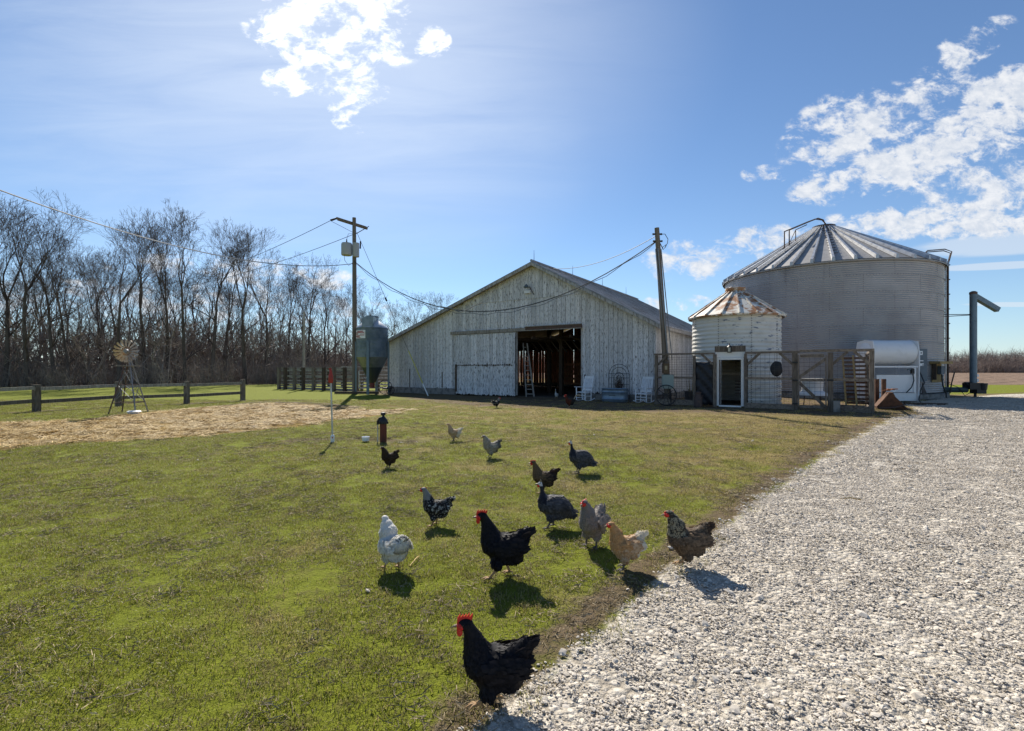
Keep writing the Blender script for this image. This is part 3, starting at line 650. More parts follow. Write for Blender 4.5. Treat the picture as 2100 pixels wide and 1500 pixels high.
# roof ladder rail on the left, hoops at the right eave, wall ladder at the right edge
ra = math.atan2(-.35, -1.0)
rl = MB(); zr = lambda r: ZA-.1+(ZE-.07-ZA+.1)*(r-.55)/(BR+.16-.55)
for s_ in (-.16, .16):
    pts = [cyl(ra+s_/2.9, 3.0, zr(3.0)), cyl(ra+s_/2.9, 3.0, zr(3.0)+1.05), cyl(ra+s_/1.5, 1.2, ZA+.22), cyl(ra+s_, .6, ZA+.45), cyl(ra+s_*2, .1, ZA+.42), cyl(ra+s_, -.3, ZA+.05)]
    rl.tube(pts, .035, 6)
rl.tube([cyl(ra, 3.0, zr(3)), cyl(ra, 2.3, zr(2.3)+.75)], .02, 6); rl.tube([cyl(ra, 2.3, zr(2.3)), cyl(ra, 2.3, zr(2.3)+.75), cyl(ra, 1.4, ZA+.0)], .025, 6)
rl.build('roof_handrail', M_rustmetal, bin_)
rungs = MB()
for k in range(12): r_ = .8+k*.38; rungs.bar(cyl(-2.05, r_, zr(r_)+.1)+Vector((-.16, .08, 0)), cyl(-2.05, r_, zr(r_)+.1)+Vector((.16, -.08, 0)), .03, .03)
rungs.build('roof_rungs', M_rustmetal, bin_)['kind'] = 'stuff'
la = math.atan2(-math.sin(rad(41.57)), math.cos(rad(41.57)))+rad(6)
wl = thing('bin_ladder', 'rusty steel ladder with curved top hoops up the right edge of the galvanised grain bin', 'ladder', BC, 0)
tn = Vector((-math.sin(la), math.cos(la), 0)); cn = cyl(la, 1, 0)
for s_ in (-.22, .22): MB().tube([cn*(BR+.16)+tn*s_+Vector((0, 0, .5)), cn*(BR+.16)+tn*s_+Vector((0, 0, ZE+.1)), cn*(BR+.30)+tn*s_+Vector((0, 0, ZE+.75)), cn*(BR+.02)+tn*s_+Vector((0, 0, ZE+.92)), cn*(BR-.7)+tn*s_+Vector((0, 0, ZE+.95)), cn*(BR-1.0)+tn*s_+Vector((0, 0, ZE+.62))], .03, 6).build('rail', M_rustmetal, wl)
for k in range(26): z_ = .6+k*.26; MB().bar(cn*(BR+.16)+tn*-.24+Vector((0, 0, z_)), cn*(BR+.16)+tn*.24+Vector((0, 0, z_)), .035, .03).build('rung', M_rustmetal, wl)
for k in range(9): z_ = .8+k*.8; MB().bar(cn*(BR)+Vector((0, 0, z_)), cn*(BR+.26)+Vector((0, 0, z_)), .09, .05).build('bracket', M_rustmetal, wl)
MB().tube([cyl(la-rad(6), BR+.05, .2), cyl(la-rad(6), BR+.05, ZE-.1)], .03, 6).build('conduit', M_galvrib, bin_)

# ------------------------------------------------------------------ white bin with coop door
WC = Vector((X(1508, 21.7), 21.7, 0)); WR = 1.80
wb_ = thing('white_bin', 'small round white painted steel bin with rust stained conical roof and open doorway', 'grain bin', WC, 0)
wdir = math.atan2(-WC.y, -WC.x+.0)   # towards the viewpoint side
dang = math.atan2(18.9-WC.y, X(1497, 19.2)-WC.x)
NS, WZ = 9, 3.84; seg = 10; ncor = 22
hw = .46/WR
for rr_ in range(3):
    for k in range(NS):
        b = MB(); a0 = dang+2*math.pi*(k-.5+.0)/NS; k0 = int(ncor*rr_/3)*6; k1 = int(ncor*(rr_+1)/3)*6; pv = []
        for kk in range(k0, k1+1):
            z_ = .02+(WZ-.02)*kk/(ncor*6)
            for j in range(seg+1):
                a_ = a0+2*math.pi/NS*1.01*j/seg; r_ = WR+.015*math.sin(kk*math.pi/3)+.004*(rr_ % 2); pv.append((r_*math.cos(a_), r_*math.sin(a_), z_, a_))
        fs = []
        for i in range(k1-k0):
            for j in range(seg):
                z_ = pv[i*(seg+1)+j][2]; am = pv[i*(seg+1)+j][3]+math.pi/NS/seg; da = (am-dang+math.pi) % (2*math.pi)-math.pi
                if abs(da) < hw and z_ < 1.93: continue
                fs.append((i*(seg+1)+j, i*(seg+1)+j+1, (i+1)*(seg+1)+j+1, (i+1)*(seg+1)+j))
        b.add([p[:3] for p in pv], fs); 
        sh_ = b.build('wall_sheet', M_binwhite if math.cos(a0+math.pi/NS-dang-.75) > .35 else M_binwhiteclean, wb_, smooth=True, fixn=False)
        bo = MB(); nb = 14
        for q_ in range(nb):
            z_ = .02+(WZ-.02)*(k0+(k1-k0)*(q_+.5)/nb)/(ncor*6)
            if z_ > 1.95 or abs(((a0-dang+math.pi) % (2*math.pi))-math.pi) > hw: bo.box(((WR+.026)*math.cos(a0+.01), (WR+.026)*math.sin(a0+.01), z_), (.02, .03, .03), a0)
        if bo.v: bo.build('bolts', M_darkmetal, sh_)['kind'] = 'stuff'
NQ = 18; a_ = math.pi/NQ
for k in range(NQ):
    ac = 2*math.pi*k/NQ; r0_, r1_, za, zb2 = .34, WR+.20, 4.95, 3.80
    b = MB(); q_ = [cyl(ac-a_, r0_, za), cyl(ac+a_, r0_, za), cyl(ac+a_, r1_, zb2), cyl(ac-a_, r1_, zb2), cyl(ac+a_, r1_-.02, zb2-.07), cyl(ac-a_, r1_-.02, zb2-.07)]
    b.add(q_, [(0, 1, 2, 3), (3, 2, 4, 5)]); b.build('roof_panel', M_rustroof, wb_, fixn=False)
    if k % 1 == 0: MB().bar(cyl(ac+a_, r0_, za+.02), cyl(ac+a_, r1_+.01, zb2+.02), .05, .05).build('roof_rib', M_rustroof, wb_)
MB().lathe([(.36, 4.90), (.38, 5.02), (.42, 5.02), (.42, 5.10), (.33, 5.10), (0, 5.14)], 20).build('roof_collar', M_rustroof, wb_)
# interior floor and dark nest shelves
MB().lathe([(0, .03), (WR-.06, .03)], 24).build('bin_floor', M_dirtfloor, wb_)
du = Vector((U.x, U.y, 0)); dn = Vector((-V.x, -V.y, 0))
FD = Vector((X(1497, 19.25), 19.25, 0))           # doorway centre on the pen line
fr = thing('coop_doorway', 'white framed doorway with wooden lintel at the front of the small white bin', 'door frame', FD, -A)
for s_ in (-.45, .45): MB().box((s_, 0, .98), (.09, .10, 1.84)).build('frame_post', M_white, fr)
MB().box((0, 0, 1.92), (.99, .11, .08)).build('frame_head', M_white, fr); MB().box((0, 0, .05), (.81, .10, .06)).build('sill', M_white, fr)
MB().box((0, .03, 2.08), (1.04, .05, .22)).build('white_panel', M_white, fr); MB().box((0, .01, 2.31), (1.12, .08, .23)).build('lintel', M_wood, fr)
for s_ in (-.48, .48): MB().box((s_, .33, 1.05), (.03, .55, 2.05)).build('side_board', M_darkwood, fr)
MB().box((0, .33, 2.15), (1.0, .58, .03)).build('top_board', M_darkwood, fr)
for k in range(5): MB().box((.26, .25, .55+k*.12), (.22, .25, .03)).build('shelf_slat', M_darkwood, fr)
ln = thing('lantern', 'small black wall lantern on the wooden lintel above the white door frame', 'lantern', FD+dn*.08+Vector((0, 0, 2.30)), -A)
MB().box((0, -.04, -.02), (.10, .10, .17)).build('lamp_glass', mat('lamp_glass', (.5, .48, .4), .2), ln)
b = MB()
for sx in (-1, 1):
    for sy in (-1, 1): b.box((sx*.058, -.04+sy*.058, -.02), (.016, .016, .19))
b.lathe([(.10, .08), (.02, .16), (.02, .22), (0, .23)], 10, (0, -.04, 0)); b.box((0, -.04, -.125), (.14, .14, .03)); b.build('lamp_cage', M_black, ln)

# ------------------------------------------------------------------ pen fence
def PL(px): # point on the pen line under a photograph column
    k = .04808+(px-1345)*2.733e-5; D = 1/k; return Vector((X(px, D), D, 0))
pen = thing('pen_fence', 'weathered timber and wire mesh chicken pen fence in front of the bins', 'fence', (0, 0, 0))
pa = math.atan2(PL(1790).y-PL(1345).y, PL(1790).x-PL(1345).x)
pd = Vector((math.cos(pa), math.sin(pa), 0))
def ppost(px, h=2.1, w_=.12): 
    p = PL(px); return MB().box((p.x, p.y, h/2), (w_, w_, h), pa).build('post', M_wood, pen)
for px_, h_, w_ in ((1346, 2.1, .12), (1424, 2.05, .10), (1466, 2.1, .12), (1529, 2.1, .09), (1630, 2.1, .17), (1703, 2.1, .17), (1788, 2.12, .14)): ppost(px_, h_, w_)
off = Vector((V.x, V.y, 0))*-.075
for (a_, b_, z_, h_) in ((1342, 1466, 2.14, .07), (1529, 1640, 2.14, .08), (1640, 1793, 2.16, .09), (1346, 1424, 1.16, .08), (1529, 1630, 1.16, .09), (1703, 1793, 1.14, .10), (1346, 1424, .14, .22), (1529, 1630, .12, .2), (1703, 1793, .12, .22)):
    p, q_ = PL(a_), PL(b_); MB().bar(p+off*.3+Vector((0, 0, z_)), q_+off*.3+Vector((0, 0, z_)), .05 if z_ < 2 else .13, h_).build('rail', M_woodx, pen)
for (px_, s_) in ((1346, 1), (1466, -1), (1529, 1), (1630, -1), (1703, 1), (1788, -1)):
    p = PL(px_); MB().bar(p+pd*s_*.06+off*.5+Vector((0, 0, 1.68)), p+pd*s_*.50+off*.5+Vector((0, 0, 2.12)), .045, .09).build('brace', M_wood, pen)
def mesh_panel(a_, b_, z0, z1, par, sx=.15, sz=.15):
    b = MB(); d = (b_-a_); L = d.length; d.normalize(); n_ = int(L/sx)
    for k in range(n_+1): p = a_+d*(k*L/n_); b.tube([p+Vector((0, 0, z0)), p+Vector((0, 0, z1))], .0050, 3, False)
    z_ = z0
    while z_ <= z1: b.tube([a_+Vector((0, 0, z_)), b_+Vector((0, 0, z_))], .0050, 3, False); z_ += sz
    o = b.build('wire_mesh', M_meshw, par); return o
mesh_panel(PL(1348), PL(1424), .1, 2.1, pen, .10, .10); mesh_panel(PL(1531), PL(1628), .1, 2.1, pen); mesh_panel(PL(1707), PL(1785), .1, 2.1, pen)
rc = PL(1788); bk = rc+V*2.6
MB().box((bk.x, bk.y, 1.05), (.12, .12, 2.1), pa).build('post', M_wood, pen)
for z_ in (2.12, 1.14, .12): MB().bar(rc+Vector((0, 0, z_)), bk+Vector((0, 0, z_)), .05, .09).build('rail', M_woodx, pen)
mesh_panel(rc+V*.1, bk, .1, 2.1, pen, .12, .12)
# gate
gt = thing('pen_gate', 'wire gate with weathered K shaped timber bracing between the two thick pen posts', 'gate', (0, 0, 0))
ga, gb = PL(1638), PL(1694); go_ = off*1.2
for p in (ga, gb): MB().bar(p+go_+Vector((0, 0, .15)), p+go_+Vector((0, 0, 2.02)), .10, .045, (U.x, U.y, 0)).build('stile', M_wood, gt)
for z_ in (1.99, 1.12, .16): MB().bar(ga+go_+pd*.05+Vector((0, 0, z_)), gb+go_-pd*.05+Vector((0, 0, z_)), .04, .10).build('gate_rail', M_woodx, gt)
MB().bar(ga+go_*1.5+Vector((0, 0, 1.20)), gb+go_*1.5+Vector((0, 0, 1.88)), .035, .10).build('diagonal_brace', M_wood, gt)
MB().bar(ga+go_*1.5+Vector((0, 0, 1.04)), gb+go_*1.5+Vector((0, 0, .15)), .035, .10).build('diagonal_brace', M_wood, gt)
mesh_panel(ga+off, gb+off, .1, 2.0, gt)
for z_ in (1.75, 1.1, .25): MB().box(tuple(PL(1632)+go_*1.3+Vector((0, 0, z_))), (.20, .03, .06), pa).build('hinge', M_black, gt)
MB().box(tuple(PL(1700)+go_*1.3+Vector((0, 0, 1.12))), (.28, .03, .06), pa).build('latch', M_black, gt)
# tarp panel, hanging cloth, tub, milk can, block
tp_ = MB(); a0_, a1_ = PL(1427), PL(1463); n_ = 10
vs = []
for i in range(14):
    for j in range(n_+1):
        p = a0_.lerp(a1_, j/n_)+V*(-.03+.05*math.sin(i*1.7+j)+.03*R.random()); vs.append((p.x, p.y, .08+1.72*i/13))
tp_.add(vs, [(i*(n_+1)+j, i*(n_+1)+j+1, (i+1)*(n_+1)+j+1, (i+1)*(n_+1)+j) for i in range(13) for j in range(n_)])
o = tp_.build('tarp', M_tarp, None, smooth=True); tag(o, 'dark blue black tarp filling the pen fence bay left of the white door frame', 'tarp')
o.modifiers.new('s', 'SOLIDIFY').thickness = .012
bg_ = MB().ell((0, 0, 0), (.21, .05, .29), 14, 10)
for i, v in enumerate(bg_.v): k = 1+.18*mnoise.noise((v[0]*6, v[1]*6, v[2]*6)); bg_.v[i] = (v[0]*k, v[1], v[2]*k)
o = bg_.build('hanging_bag', M_tarp, None, smooth=True); o.location = PL(1592)+Vector((0, 0, 1.52))+V*.10; o.rotation_euler = (0, 0, pa); tag(o, 'crumpled black bag hanging on the pen wire beside the small white bin', 'bag')
pt = thing('plant_tub', 'round dark tub with dry plant stems behind the pen wire beside the barn wall', 'planter', PL(1407)+V*1.0)
MB().lathe([(0, 0), (.24, 0), (.30, .55), (.27, .55), (.25, .48), (0, .48)], 20).build('tub', M_darkmetal, pt)
b = MB()
for k in range(14): a_ = R.random()*6.28; r_ = R.uniform(.02, .18); b.tube([(r_*math.cos(a_), r_*math.sin(a_), .4), (r_*2*math.cos(a_), r_*2*math.sin(a_), R.uniform(.8, 1.35))], [.012, .004], 4)
b.build('stems', mat('dry_stems', (.26, .20, .07), .8), pt)
pp = PL(1436); mk_ = thing('milk_can', 'small dark rusty milk can standing at the foot of the black tarp', 'milk can', (pp.x+dn.x*.35, pp.y+dn.y*.35, 0))
MB().lathe([(0, 0), (.155, 0), (.16, .03), (.155, .36), (.10, .48), (.095, .55), (0, .55)], 20).build('can_body', M_terra, mk_, smooth=40)
MB().lathe([(.095, .55), (.12, .56), (.12, .60), (.05, .62), (0, .62)], 18).build('lid', M_terra, mk_)
for s_ in (-1, 1): MB().tube([(s_*.12, 0, .44), (s_*.2, 0, .48), (s_*.17, 0, .40), (s_*.155, 0, .34)], .012, 6).build('handle', M_terra, mk_)
p = PL(1716)+off*3; o = MB().box((0, 0, .2), (.2, .24, .4)).build('concrete_block', M_conc); o.location = p; o.rotation_euler = (0, 0, pa); tag(o, 'grey concrete block standing at the foot of the right hand gate post', 'block')
# pallets / boards leaning inside pen, bench, white cart
bd = thing('leaning_boards', 'tall rust coloured slatted frame leaning inside the right corner of the pen', 'frame', PL(1768)+V*1.1, pa)
for s_ in (-.32, .0, .40): MB().bar((s_-.10, .0, .03), (s_-.22, .35, 2.02), .06, .05).build('stile', M_yellowwood if s_ < .3 else M_wood, bd)
for k in range(13): z_ = .12+k*.15; f1 = z_/2; MB().bar((-.40-.11*f1, .03+.33*f1, z_), (.40-.11*f1, .03+.33*f1, z_), .02, .075).build('slat', M_rust, bd)
bn = thing('low_bench', 'low dark wooden bench on the ground inside the pen behind the lower rail', 'bench', PL(1748)+V*.55, pa)
MB().box((0, 0, .20), (.75, .2, .045)).build('seat', M_wood, bn)
for s_ in (-.24, .24): MB().prism([(s_-.12, 0), (s_-.06, 0), (s_, .12), (s_+.06, 0), (s_+.12, 0), (s_+.05, .178), (s_-.05, .178)], -.08, .08).build('leg', M_darkwood, bn)
ct = thing('white_laundry_sink', 'white rounded plastic cart with flared skirt standing behind the pen gate', 'cart', PL(1660)+V*3.2, pa)
MB().lathe([(.0, 1.12), (.40, 1.12), (.44, 1.07), (.40, 1.0), (.38, .62), (.58, .5), (.6, .42), (.0, .42)], 24).build('cart_body', M_white, ct, smooth=40)
for a_ in (.8, 2.4, 4.0, 5.5): MB().tube([(.4*math.cos(a_), .4*math.sin(a_), .43), (.44*math.cos(a_), .44*math.sin(a_), 0)], .02, 6).build('leg', M_rustmetal, ct)

# ------------------------------------------------------------------ fuel tank stand
TD = 22.6; fx0, fx1 = X(1774, TD), X(1864, TD); fm = (fx0+fx1)/2; fw = fx1-fx0
ft = thing('fuel_tank', 'white horizontal cylinder fuel tank mounted on a tall white steel cabinet frame', 'tank', (fm, TD, 0))
b = MB(); rx_ = Matrix.Rotation(math.pi/2, 3, 'Y'); tz = 2.28; rr_ = .57
b.lathe([(0, -fw/2-.10), (rr_*.6, -fw/2-.07), (rr_*.93, -fw/2+.02), (rr_, -fw/2+.1), (rr_, fw/2-.1), (rr_*.93, fw/2-.02), (rr_*.6, fw/2+.06), (0, fw/2+.08)], 36, (0, 0, tz), rx=rx_); b.build('tank_shell', M_white, ft, smooth=40)
for s_ in (-1, 1): 
    b = MB(); b.prism([(-.55, .05), (.55, .05), (.60, 2.2), (.50, 2.78), (.0, 2.86), (-.50, 2.78), (-.60, 2.2)], s_*(fw/2)-.02, s_*(fw/2)+.02, 'x'); b.build('end_plate', M_white, ft)
MB().box((0, -.52, 1.62), (fw-.06, .06, .07)).build('cross_rail', M_white, ft)
MB().box((0, -.50, .86), (fw-.3, .04, .78)).build('front_panel', M_white, ft); MB().box((0, .1, .25), (fw-.05, 1.15, .36)).build('drip_tray', M_white, ft)
MB().box((fw/2-.17, -.52, 1.02), (.10, .06, 1.15)).build('inner_post', M_white, ft)
pz = MB().box((fw/2-.30, -.56, 1.42), (.12, .10, .22)).build('nozzle', M_black, ft)
MB().tube([(fw/2-.30, -.58, 1.36), (fw/2-.28, -.62, 1.0), (fw/2-.4, -.64, .7), (fw/2-.62, -.62, .45)], .022, 6).build('hose', M_black, ft)
MB().box((fw/2-.45, -.56, 1.50), (.14, .06, .06)).build('hose_hook', M_panel, ft)
hs = MB().tube([(X(1868, 23), 22.5, 1.4), (X(1870, 23), 22.3, .9), (X(1872, 22.5), 22.1, .5), (X(1866, 22.5), 22.0, .12), (X(1862, 22.5), 21.8, .02)], .028, 6).build('hose', M_black); tag(hs, 'black hose hanging down between the white tank and the grey electrical panel', 'hose')

# bin electrics
def onbin(px):   # point and angle on the bin wall under a column
    az = math.atan((px-1050)/F); d = math.hypot(BC.x, BC.y); th = az-math.atan2(BC.x, BC.y); r_ = d*math.cos(th)-math.sqrt(max(0, BR**2-(d*math.sin(th))**2)); p = Vector((r_*math.sin(az), r_*math.cos(az), 0)); n_ = (p-BC); n_.normalize(); return p, n_, math.atan2(n_.y, n_.x)+math.pi/2
p, n_, a_ = onbin(1880)
ep = thing('electrical_panel', 'tall grey electrical cabinet with white stickers on the grain bin wall', 'electrical panel', p+n_*.14, a_)
def zpx(py, D): return H+(HZ-py)/F*D
MB().box((0, 0, 1.72), (.66, .24, 1.62)).build('cabinet', M_panel, ep)
for (x_, z_, w_, h_, m_) in ((-.08, 2.32, .22, .20, M_white), (-.05, 1.93, .24, .05, M_white), (-.04, 1.74, .26, .13, M_white), (-.07, 2.32, .06, .07, M_black), (-.07, 1.86, .16, .05, M_darkmetal), (.04, 1.72, .05, .06, M_darkmetal)):
    MB().box((x_, -.125-(.006 if m_ is not M_white else 0), z_), (w_, .008, h_)).build('sticker', m_, ep)
MB().box((-.26, -.15, 1.80), (.10, .06, .24)).build('switch_box', M_white, ep)
MB().tube([(-.28, -.12, 1.7), (-.3, -.14, 1.2), (-.2, -.15, .7), (-.28, -.1, .2), (-.3, -.05, .02)], .03, 6).build('cable', M_black, ep)
MB().prism([(.05, .85), (.35, .25), (.05, .30)], -.10, -.07).build('bracket', M_darkmetal, ep)
p, n_, a_ = onbin(1915)
sh = thing('meter_shelter', 'yellow wooden hood with slatted back holding a grey meter box on the bin wall', 'shelter', p+n_*.12, a_+rad(-12))
MB().box((0, .0, 1.33), (.62, .03, .95)).build('back_board', M_yellowwood, sh)
for k in range(5): MB().box((-.22, -.03, .98+k*.15), (.14, .03, .09)).build('slat', M_yellowwood, sh)
MB().prism([(-.45, 1.78), (.1, 1.78), (.1, 1.92), (-.45, 1.90)], -.42, .45, 'x').build('hood', M_yellowwood, sh)
MB().box((-.30, -.10, 1.38), (.03, .2, .8)).build('side_board', M_darkwood, sh); MB().box((.10, -.14, 1.46), (.24, .18, .42)).build('meter_box', M_panel, sh)
MB().tube([(.05, -.2, 1.25), (.05, -.25, .7), (.2, -.3, .3), (.22, -.3, .02)], .035, 6).build('conduit', M_black, sh)
MB().tube([(.2, -.15, 1.2), (.2, -.12, 1.0), (.32, -.1, 1.0)], .02, 6).build('pipe', M_black, sh)

# bucket with rusty uprights
bp = Vector((X(1826, 18.5), 18.5, 0))
bu = thing('loader_bucket', 'rusty tractor loader bucket lying on the gravel below the white tank', 'loader bucket', bp, rad(62))
bu.scale = (.86, .86, .95)
prof = [(-.52, .02), (.50, .02), (.52, .08), (.26, .44), (.12, .64), (-.02, .66), (-.1, .50), (-.46, .12)]
for s_ in (-.48, .45): MB().prism([(y_, z_) for (y_, z_) in prof], s_, s_+.03, 'x').build('side_plate', M_rust, bu)
b = MB(); ar = [(.50, .02), (.52, .08), (.26, .44), (.12, .64), (-.02, .66)]
for i in range(len(ar)-1): a_, c_ = ar[i], ar[i+1]; b.add([(-.45, a_[0], a_[1]), (.45, a_[0], a_[1]), (.45, c_[0], c_[1]), (-.45, c_[0], c_[1])], [(0, 1, 2, 3)])
o = b.build('curved_back', M_rust, bu); o.modifiers.new('s', 'SOLIDIFY').thickness = .02
MB().box((0, -.1, .03), (.9, .85, .03)).build('floor_plate', M_rust, bu); MB().bar((-.5, -.55, .04), (.5, -.55, .05), .10, .05).build('cutting_edge', M_darkmetal, bu)
MB().tube([(-.60, -.50, .03), (-.56, -.35, .18), (-.55, -.1, .10), (-.56, .2, .06), (-.56, .5, .05)], .035, 6).build('lip_pipe', M_rustmetal, bu)
for s_ in (-.07, .20): o = MB().box((0, 0, .55), (.14, .07, 1.15)).build('rusty_beam', M_rust); o.location = bp+Vector((s_+.02, .62, .0)); o.rotation_euler = (0, 0, rad(-10)); tag(o, 'rusty steel beam standing upright behind the bucket, %s of the pair' % ('left' if s_ < 0 else 'right'), 'beam', 'rusty beams behind the bucket')
b = MB()
for k in range(7):
    b.box((R.uniform(-.16, .16), R.uniform(-.10, .10), .03+k*.012), (R.uniform(.1, .2), R.uniform(.06, .1), .035), R.uniform(0, 3))
o = b.build('firewood_scraps', M_orangewood); o.location = bp+Vector((-.05, -.02, .66)); tag(o, 'orange wood scraps piled on top of the rusty bucket', 'wood scraps', kind='stuff')
o = MB().bar((0, 0, .05), (1.5, -.35, .03), .16, .09).build('timber', M_darkwood); o.location = (X(1855, 20.8), 20.8, 0); tag(o, 'dark timber lying on the gravel right of the rusty bucket', 'timber')

# auger
AD = 25.8; ax_ = X(1996, AD)
au = thing('unload_auger', 'tall blue grey vertical unloading auger with angled spout beside the grain bin', 'auger', (ax_, AD, 0))
ztop = zpx(603, AD)
MB().lathe([(.155, .75), (.155, ztop)], 20).build('vertical_tube', M_bluegrey, au, smooth=40)
MB().lathe([(.17, ztop-.02), (.17, ztop+.08), (.08, ztop+.14), (0, ztop+.14)], 20).build('cap', M_rustmetal, au)
sx1 = X(2046, AD)-ax_; MB().bar((.05, 0, ztop-.12), (sx1, 0, zpx(636, AD)), .24, .24).build('spout', M_bluegrey, au)
gbx = MB(); gbx.box((-.02, 0, .62), (.72, .45, .34)); gbx.box((.25, 0, .42), (.5, .42, .4)); gbx.lathe([(0, -.12), (.2, -.12), (.24, .22), (0, .22)], 14, (.36, -.1, .55)); gbx.lathe([(0, 0), (.16, .0), (.16, .5), (0, .5)], 12, (-.45, 0, .68), rx=Matrix.Rotation(math.pi/2, 3, 'Y')); gbx.build('gearbox', M_black, au)
MB().lathe([(.0, 0), (.16, .0), (.12, .06), (.06, .08), (.06, .26)], 12, (.1, 0, 0)).build('jack_foot', M_darkmetal, au)
pb, nb_, _a = onbin(1934); q0 = Vector((pb.x-ax_, pb.y-AD, .42))
q0.y = .1
MB().tube([q0, (-.35, 0, .42)], .14, 12).build('horizontal_tube', mat('dark_green_steel', (.035, .06, .06), .5), au)
for s_ in (-.05, .07): MB().tube([(q0.x-.1, .1, zpx(648, AD)+s_), (-.14, 0, zpx(646, AD)+s_*.3)], .02, 5).build('stay_rod', M_darkmetal, au)
MB().tube([(q0.x+.35, -.12, .25), (q0.x+.42, -.14, .8), (q0.x+.55, -.16, 1.35)], .03, 6).build('lever', M_black, au)
MB().tube([(q0.x+.3, -.1, .75), (q0.x+.8, -.12, .55), (q0.x+1.1, -.15, .12), (-.25, -.15, .3)], .015, 6).build('cord', M_black, au)
for (z_, h_) in ((1.18, .12), (.92, .16)): MB().box((.09, -.16, z_), (.10, .012, h_)).build('sticker', M_white, au)
# ------------------------------------------------------------------ right pole with meter
pr = thing('utility_pole', 'leaning brown utility pole with conduit and meter boxes beside the barn corner', 'utility pole', (0, 0, 0), group='utility poles')
p0, p1 = P(1371, 830, 20.7), P(1347, 468, 20.8); p0.z = 0
MB().tube([p0, p1], [.145, .10], 12).build('pole_shaft', M_pole, pr, smooth=40)
for (ox, oy, r_) in ((-.14, -.06, .035), (-.06, -.15, .03), (.13, -.06, .022)):
    MB().tube([p0+Vector((ox, oy, 1.9)), p0.lerp(p1, .88)+Vector((ox*.8, oy*.8, 0))], r_, 8).build('conduit', M_steelwire, pr)
cpos = P(1365, 756, 20.5)
mb = MB().box((cpos.x, cpos.y-.02, cpos.z), (.24, .18, .42)).build('meter_box', mat('brown_meter', (.10, .06, .025), .5), pr); MB().box((cpos.x-.02, cpos.y-.12, cpos.z+.03), (.10, .02, .16)).build('meter_face', mat('meter_face', (.34, .28, .16), .4), mb)
cpos = P(1368, 783, 20.45); MB().box((cpos.x+.02, cpos.y-.02, cpos.z), (.46, .20, .58), rad(-8)).build('breaker_box', mat('pale_green_box', (.25, .31, .29), .5), pr)
MB().tube([P(1374, 797, 20.4), P(1376, 826, 20.4)], .03, 6).build('conduit', M_black, pr)
ins = MB()
for (f1, s_) in ((.965, -1), (.965, 1), (.925, -1), (.925, 1)): q_ = p0.lerp(p1, f1); ins.tube([q_, q_+Vector((s_*.2, 0, 0))], [.03, .045], 8)
ins.build('insulator', M_black, pr)['kind'] = 'stuff'
tp1 = p0.lerp(p1, .95)
lo_ = MB().tube([tp1+Vector((.12, 0, .1)), tp1+Vector((.32, 0, .12)), tp1+Vector((.45, 0, -.1)), tp1+Vector((.42, 0, -.3)), tp1+Vector((.22, 0, -.45)), tp1+Vector((.12, 0, -.3))], .014, 6).build('wire_loop', M_wire, pr)
MB().tube([tp1+Vector((.1, 0, -.25)), tp1+Vector((.25, 0, -.55)), tp1+Vector((.33, 0, -.45)), tp1+Vector((.38, 0, -.35))], .018, 6).build('wire_loop', M_wire, pr)
wh = thing('wagon_wheel', 'old black iron spoked wheel leaning at the foot of the leaning utility pole', 'wheel', P(1366, 817, 20.2), 0)
wh.location.z = .43; b = MB(); pts = [(.42*math.cos(a_), 0, .42*math.sin(a_)) for a_ in np.linspace(0, 2*math.pi, 33)]; b.tube(pts, .02, 6, False); b.build('rim', M_black, wh)
for k in range(10): a_ = k*math.pi/5; MB().tube([(.03*math.cos(a_), 0, .03*math.sin(a_)), (.41*math.cos(a_), 0, .41*math.sin(a_))], .011, 5).build('spoke', M_black, wh)
MB().lathe([(0, -.06), (.05, -.06), (.05, .06), (0, .06)], 12, rx=Matrix.Rotation(math.pi/2, 3, 'X')).build('hub', M_black, wh)

# ------------------------------------------------------------------ rocking chairs, stock tank, trellis
def rocker(loc, rz, label):
    c = thing('rocking_chair', label, 'rocking chair', loc, rz, 'white rocking chairs by the barn')
    m = M_chair
    for s_ in (-.26, .26):
        pts = [(s_, -.42+.9*i/10, .02+.10*((i-5)/5)**2) for i in range(11)]; b = MB(); b.tube(pts, .022, 6); b.build('rocker', m, c)
        MB().tube([(s_, -.24, .04), (s_, -.25, .66)], .025, 8).build('front_leg', m, c)
        MB().tube([(s_, .20, .05), (s_, .22, .45), (s_*.96, .42, 1.18)], .025, 8).build('back_post', m, c)
        MB().bar((s_*1.08, -.34, .67), (s_*1.05, .28, .65), .09, .025).build('armrest', m, c)
        MB().tube([(s_, -.24, .24), (s_, .20, .24)], .014, 6).build('stretcher', m, c)
    b = MB(); b.box((0, -.01, .42), (.56, .48, .03)); b.build('seat', m, c)
    for z_, y_ in ((.16, -.24), (.28, -.24), (.22, .2)): MB().tube([(-.26, y_, z_), (.26, y_, z_)], .014, 6).build('stretcher', m, c)
    MB().box((0, .41, 1.12), (.54, .03, .11)).build('top_rail', m, c); MB().box((0, .25, .52), (.52, .03, .06)).build('lower_rail', m, c)
    for k in range(6): x_ = -.195+k*.078; MB().bar((x_, .25, .54), (x_, .40, 1.08), .042, .015, (0, 1, 0)).build('back_slat', m, c)
    return c
def BP(px, back):   # ground point in front of the barn wall under a column
    f1 = (px-1050)/F; t_ = (31.9*f1+8.07)/(.8368+.5476*f1); return t_
rocker(BW(BP(1206, 0)+.22, -.95), -A+rad(-14), 'left white wooden rocking chair beside the barn doorway')
rocker(BW(BP(1322, 0)+.25, -.9), -A+rad(-10), 'right white wooden rocking chair between the stock tank and the leaning pole')
tk = thing('stock_tank', 'oblong galvanised stock tank between the two rocking chairs', 'stock tank', BW(BP(1262, 0)+.25, -.72), -A)
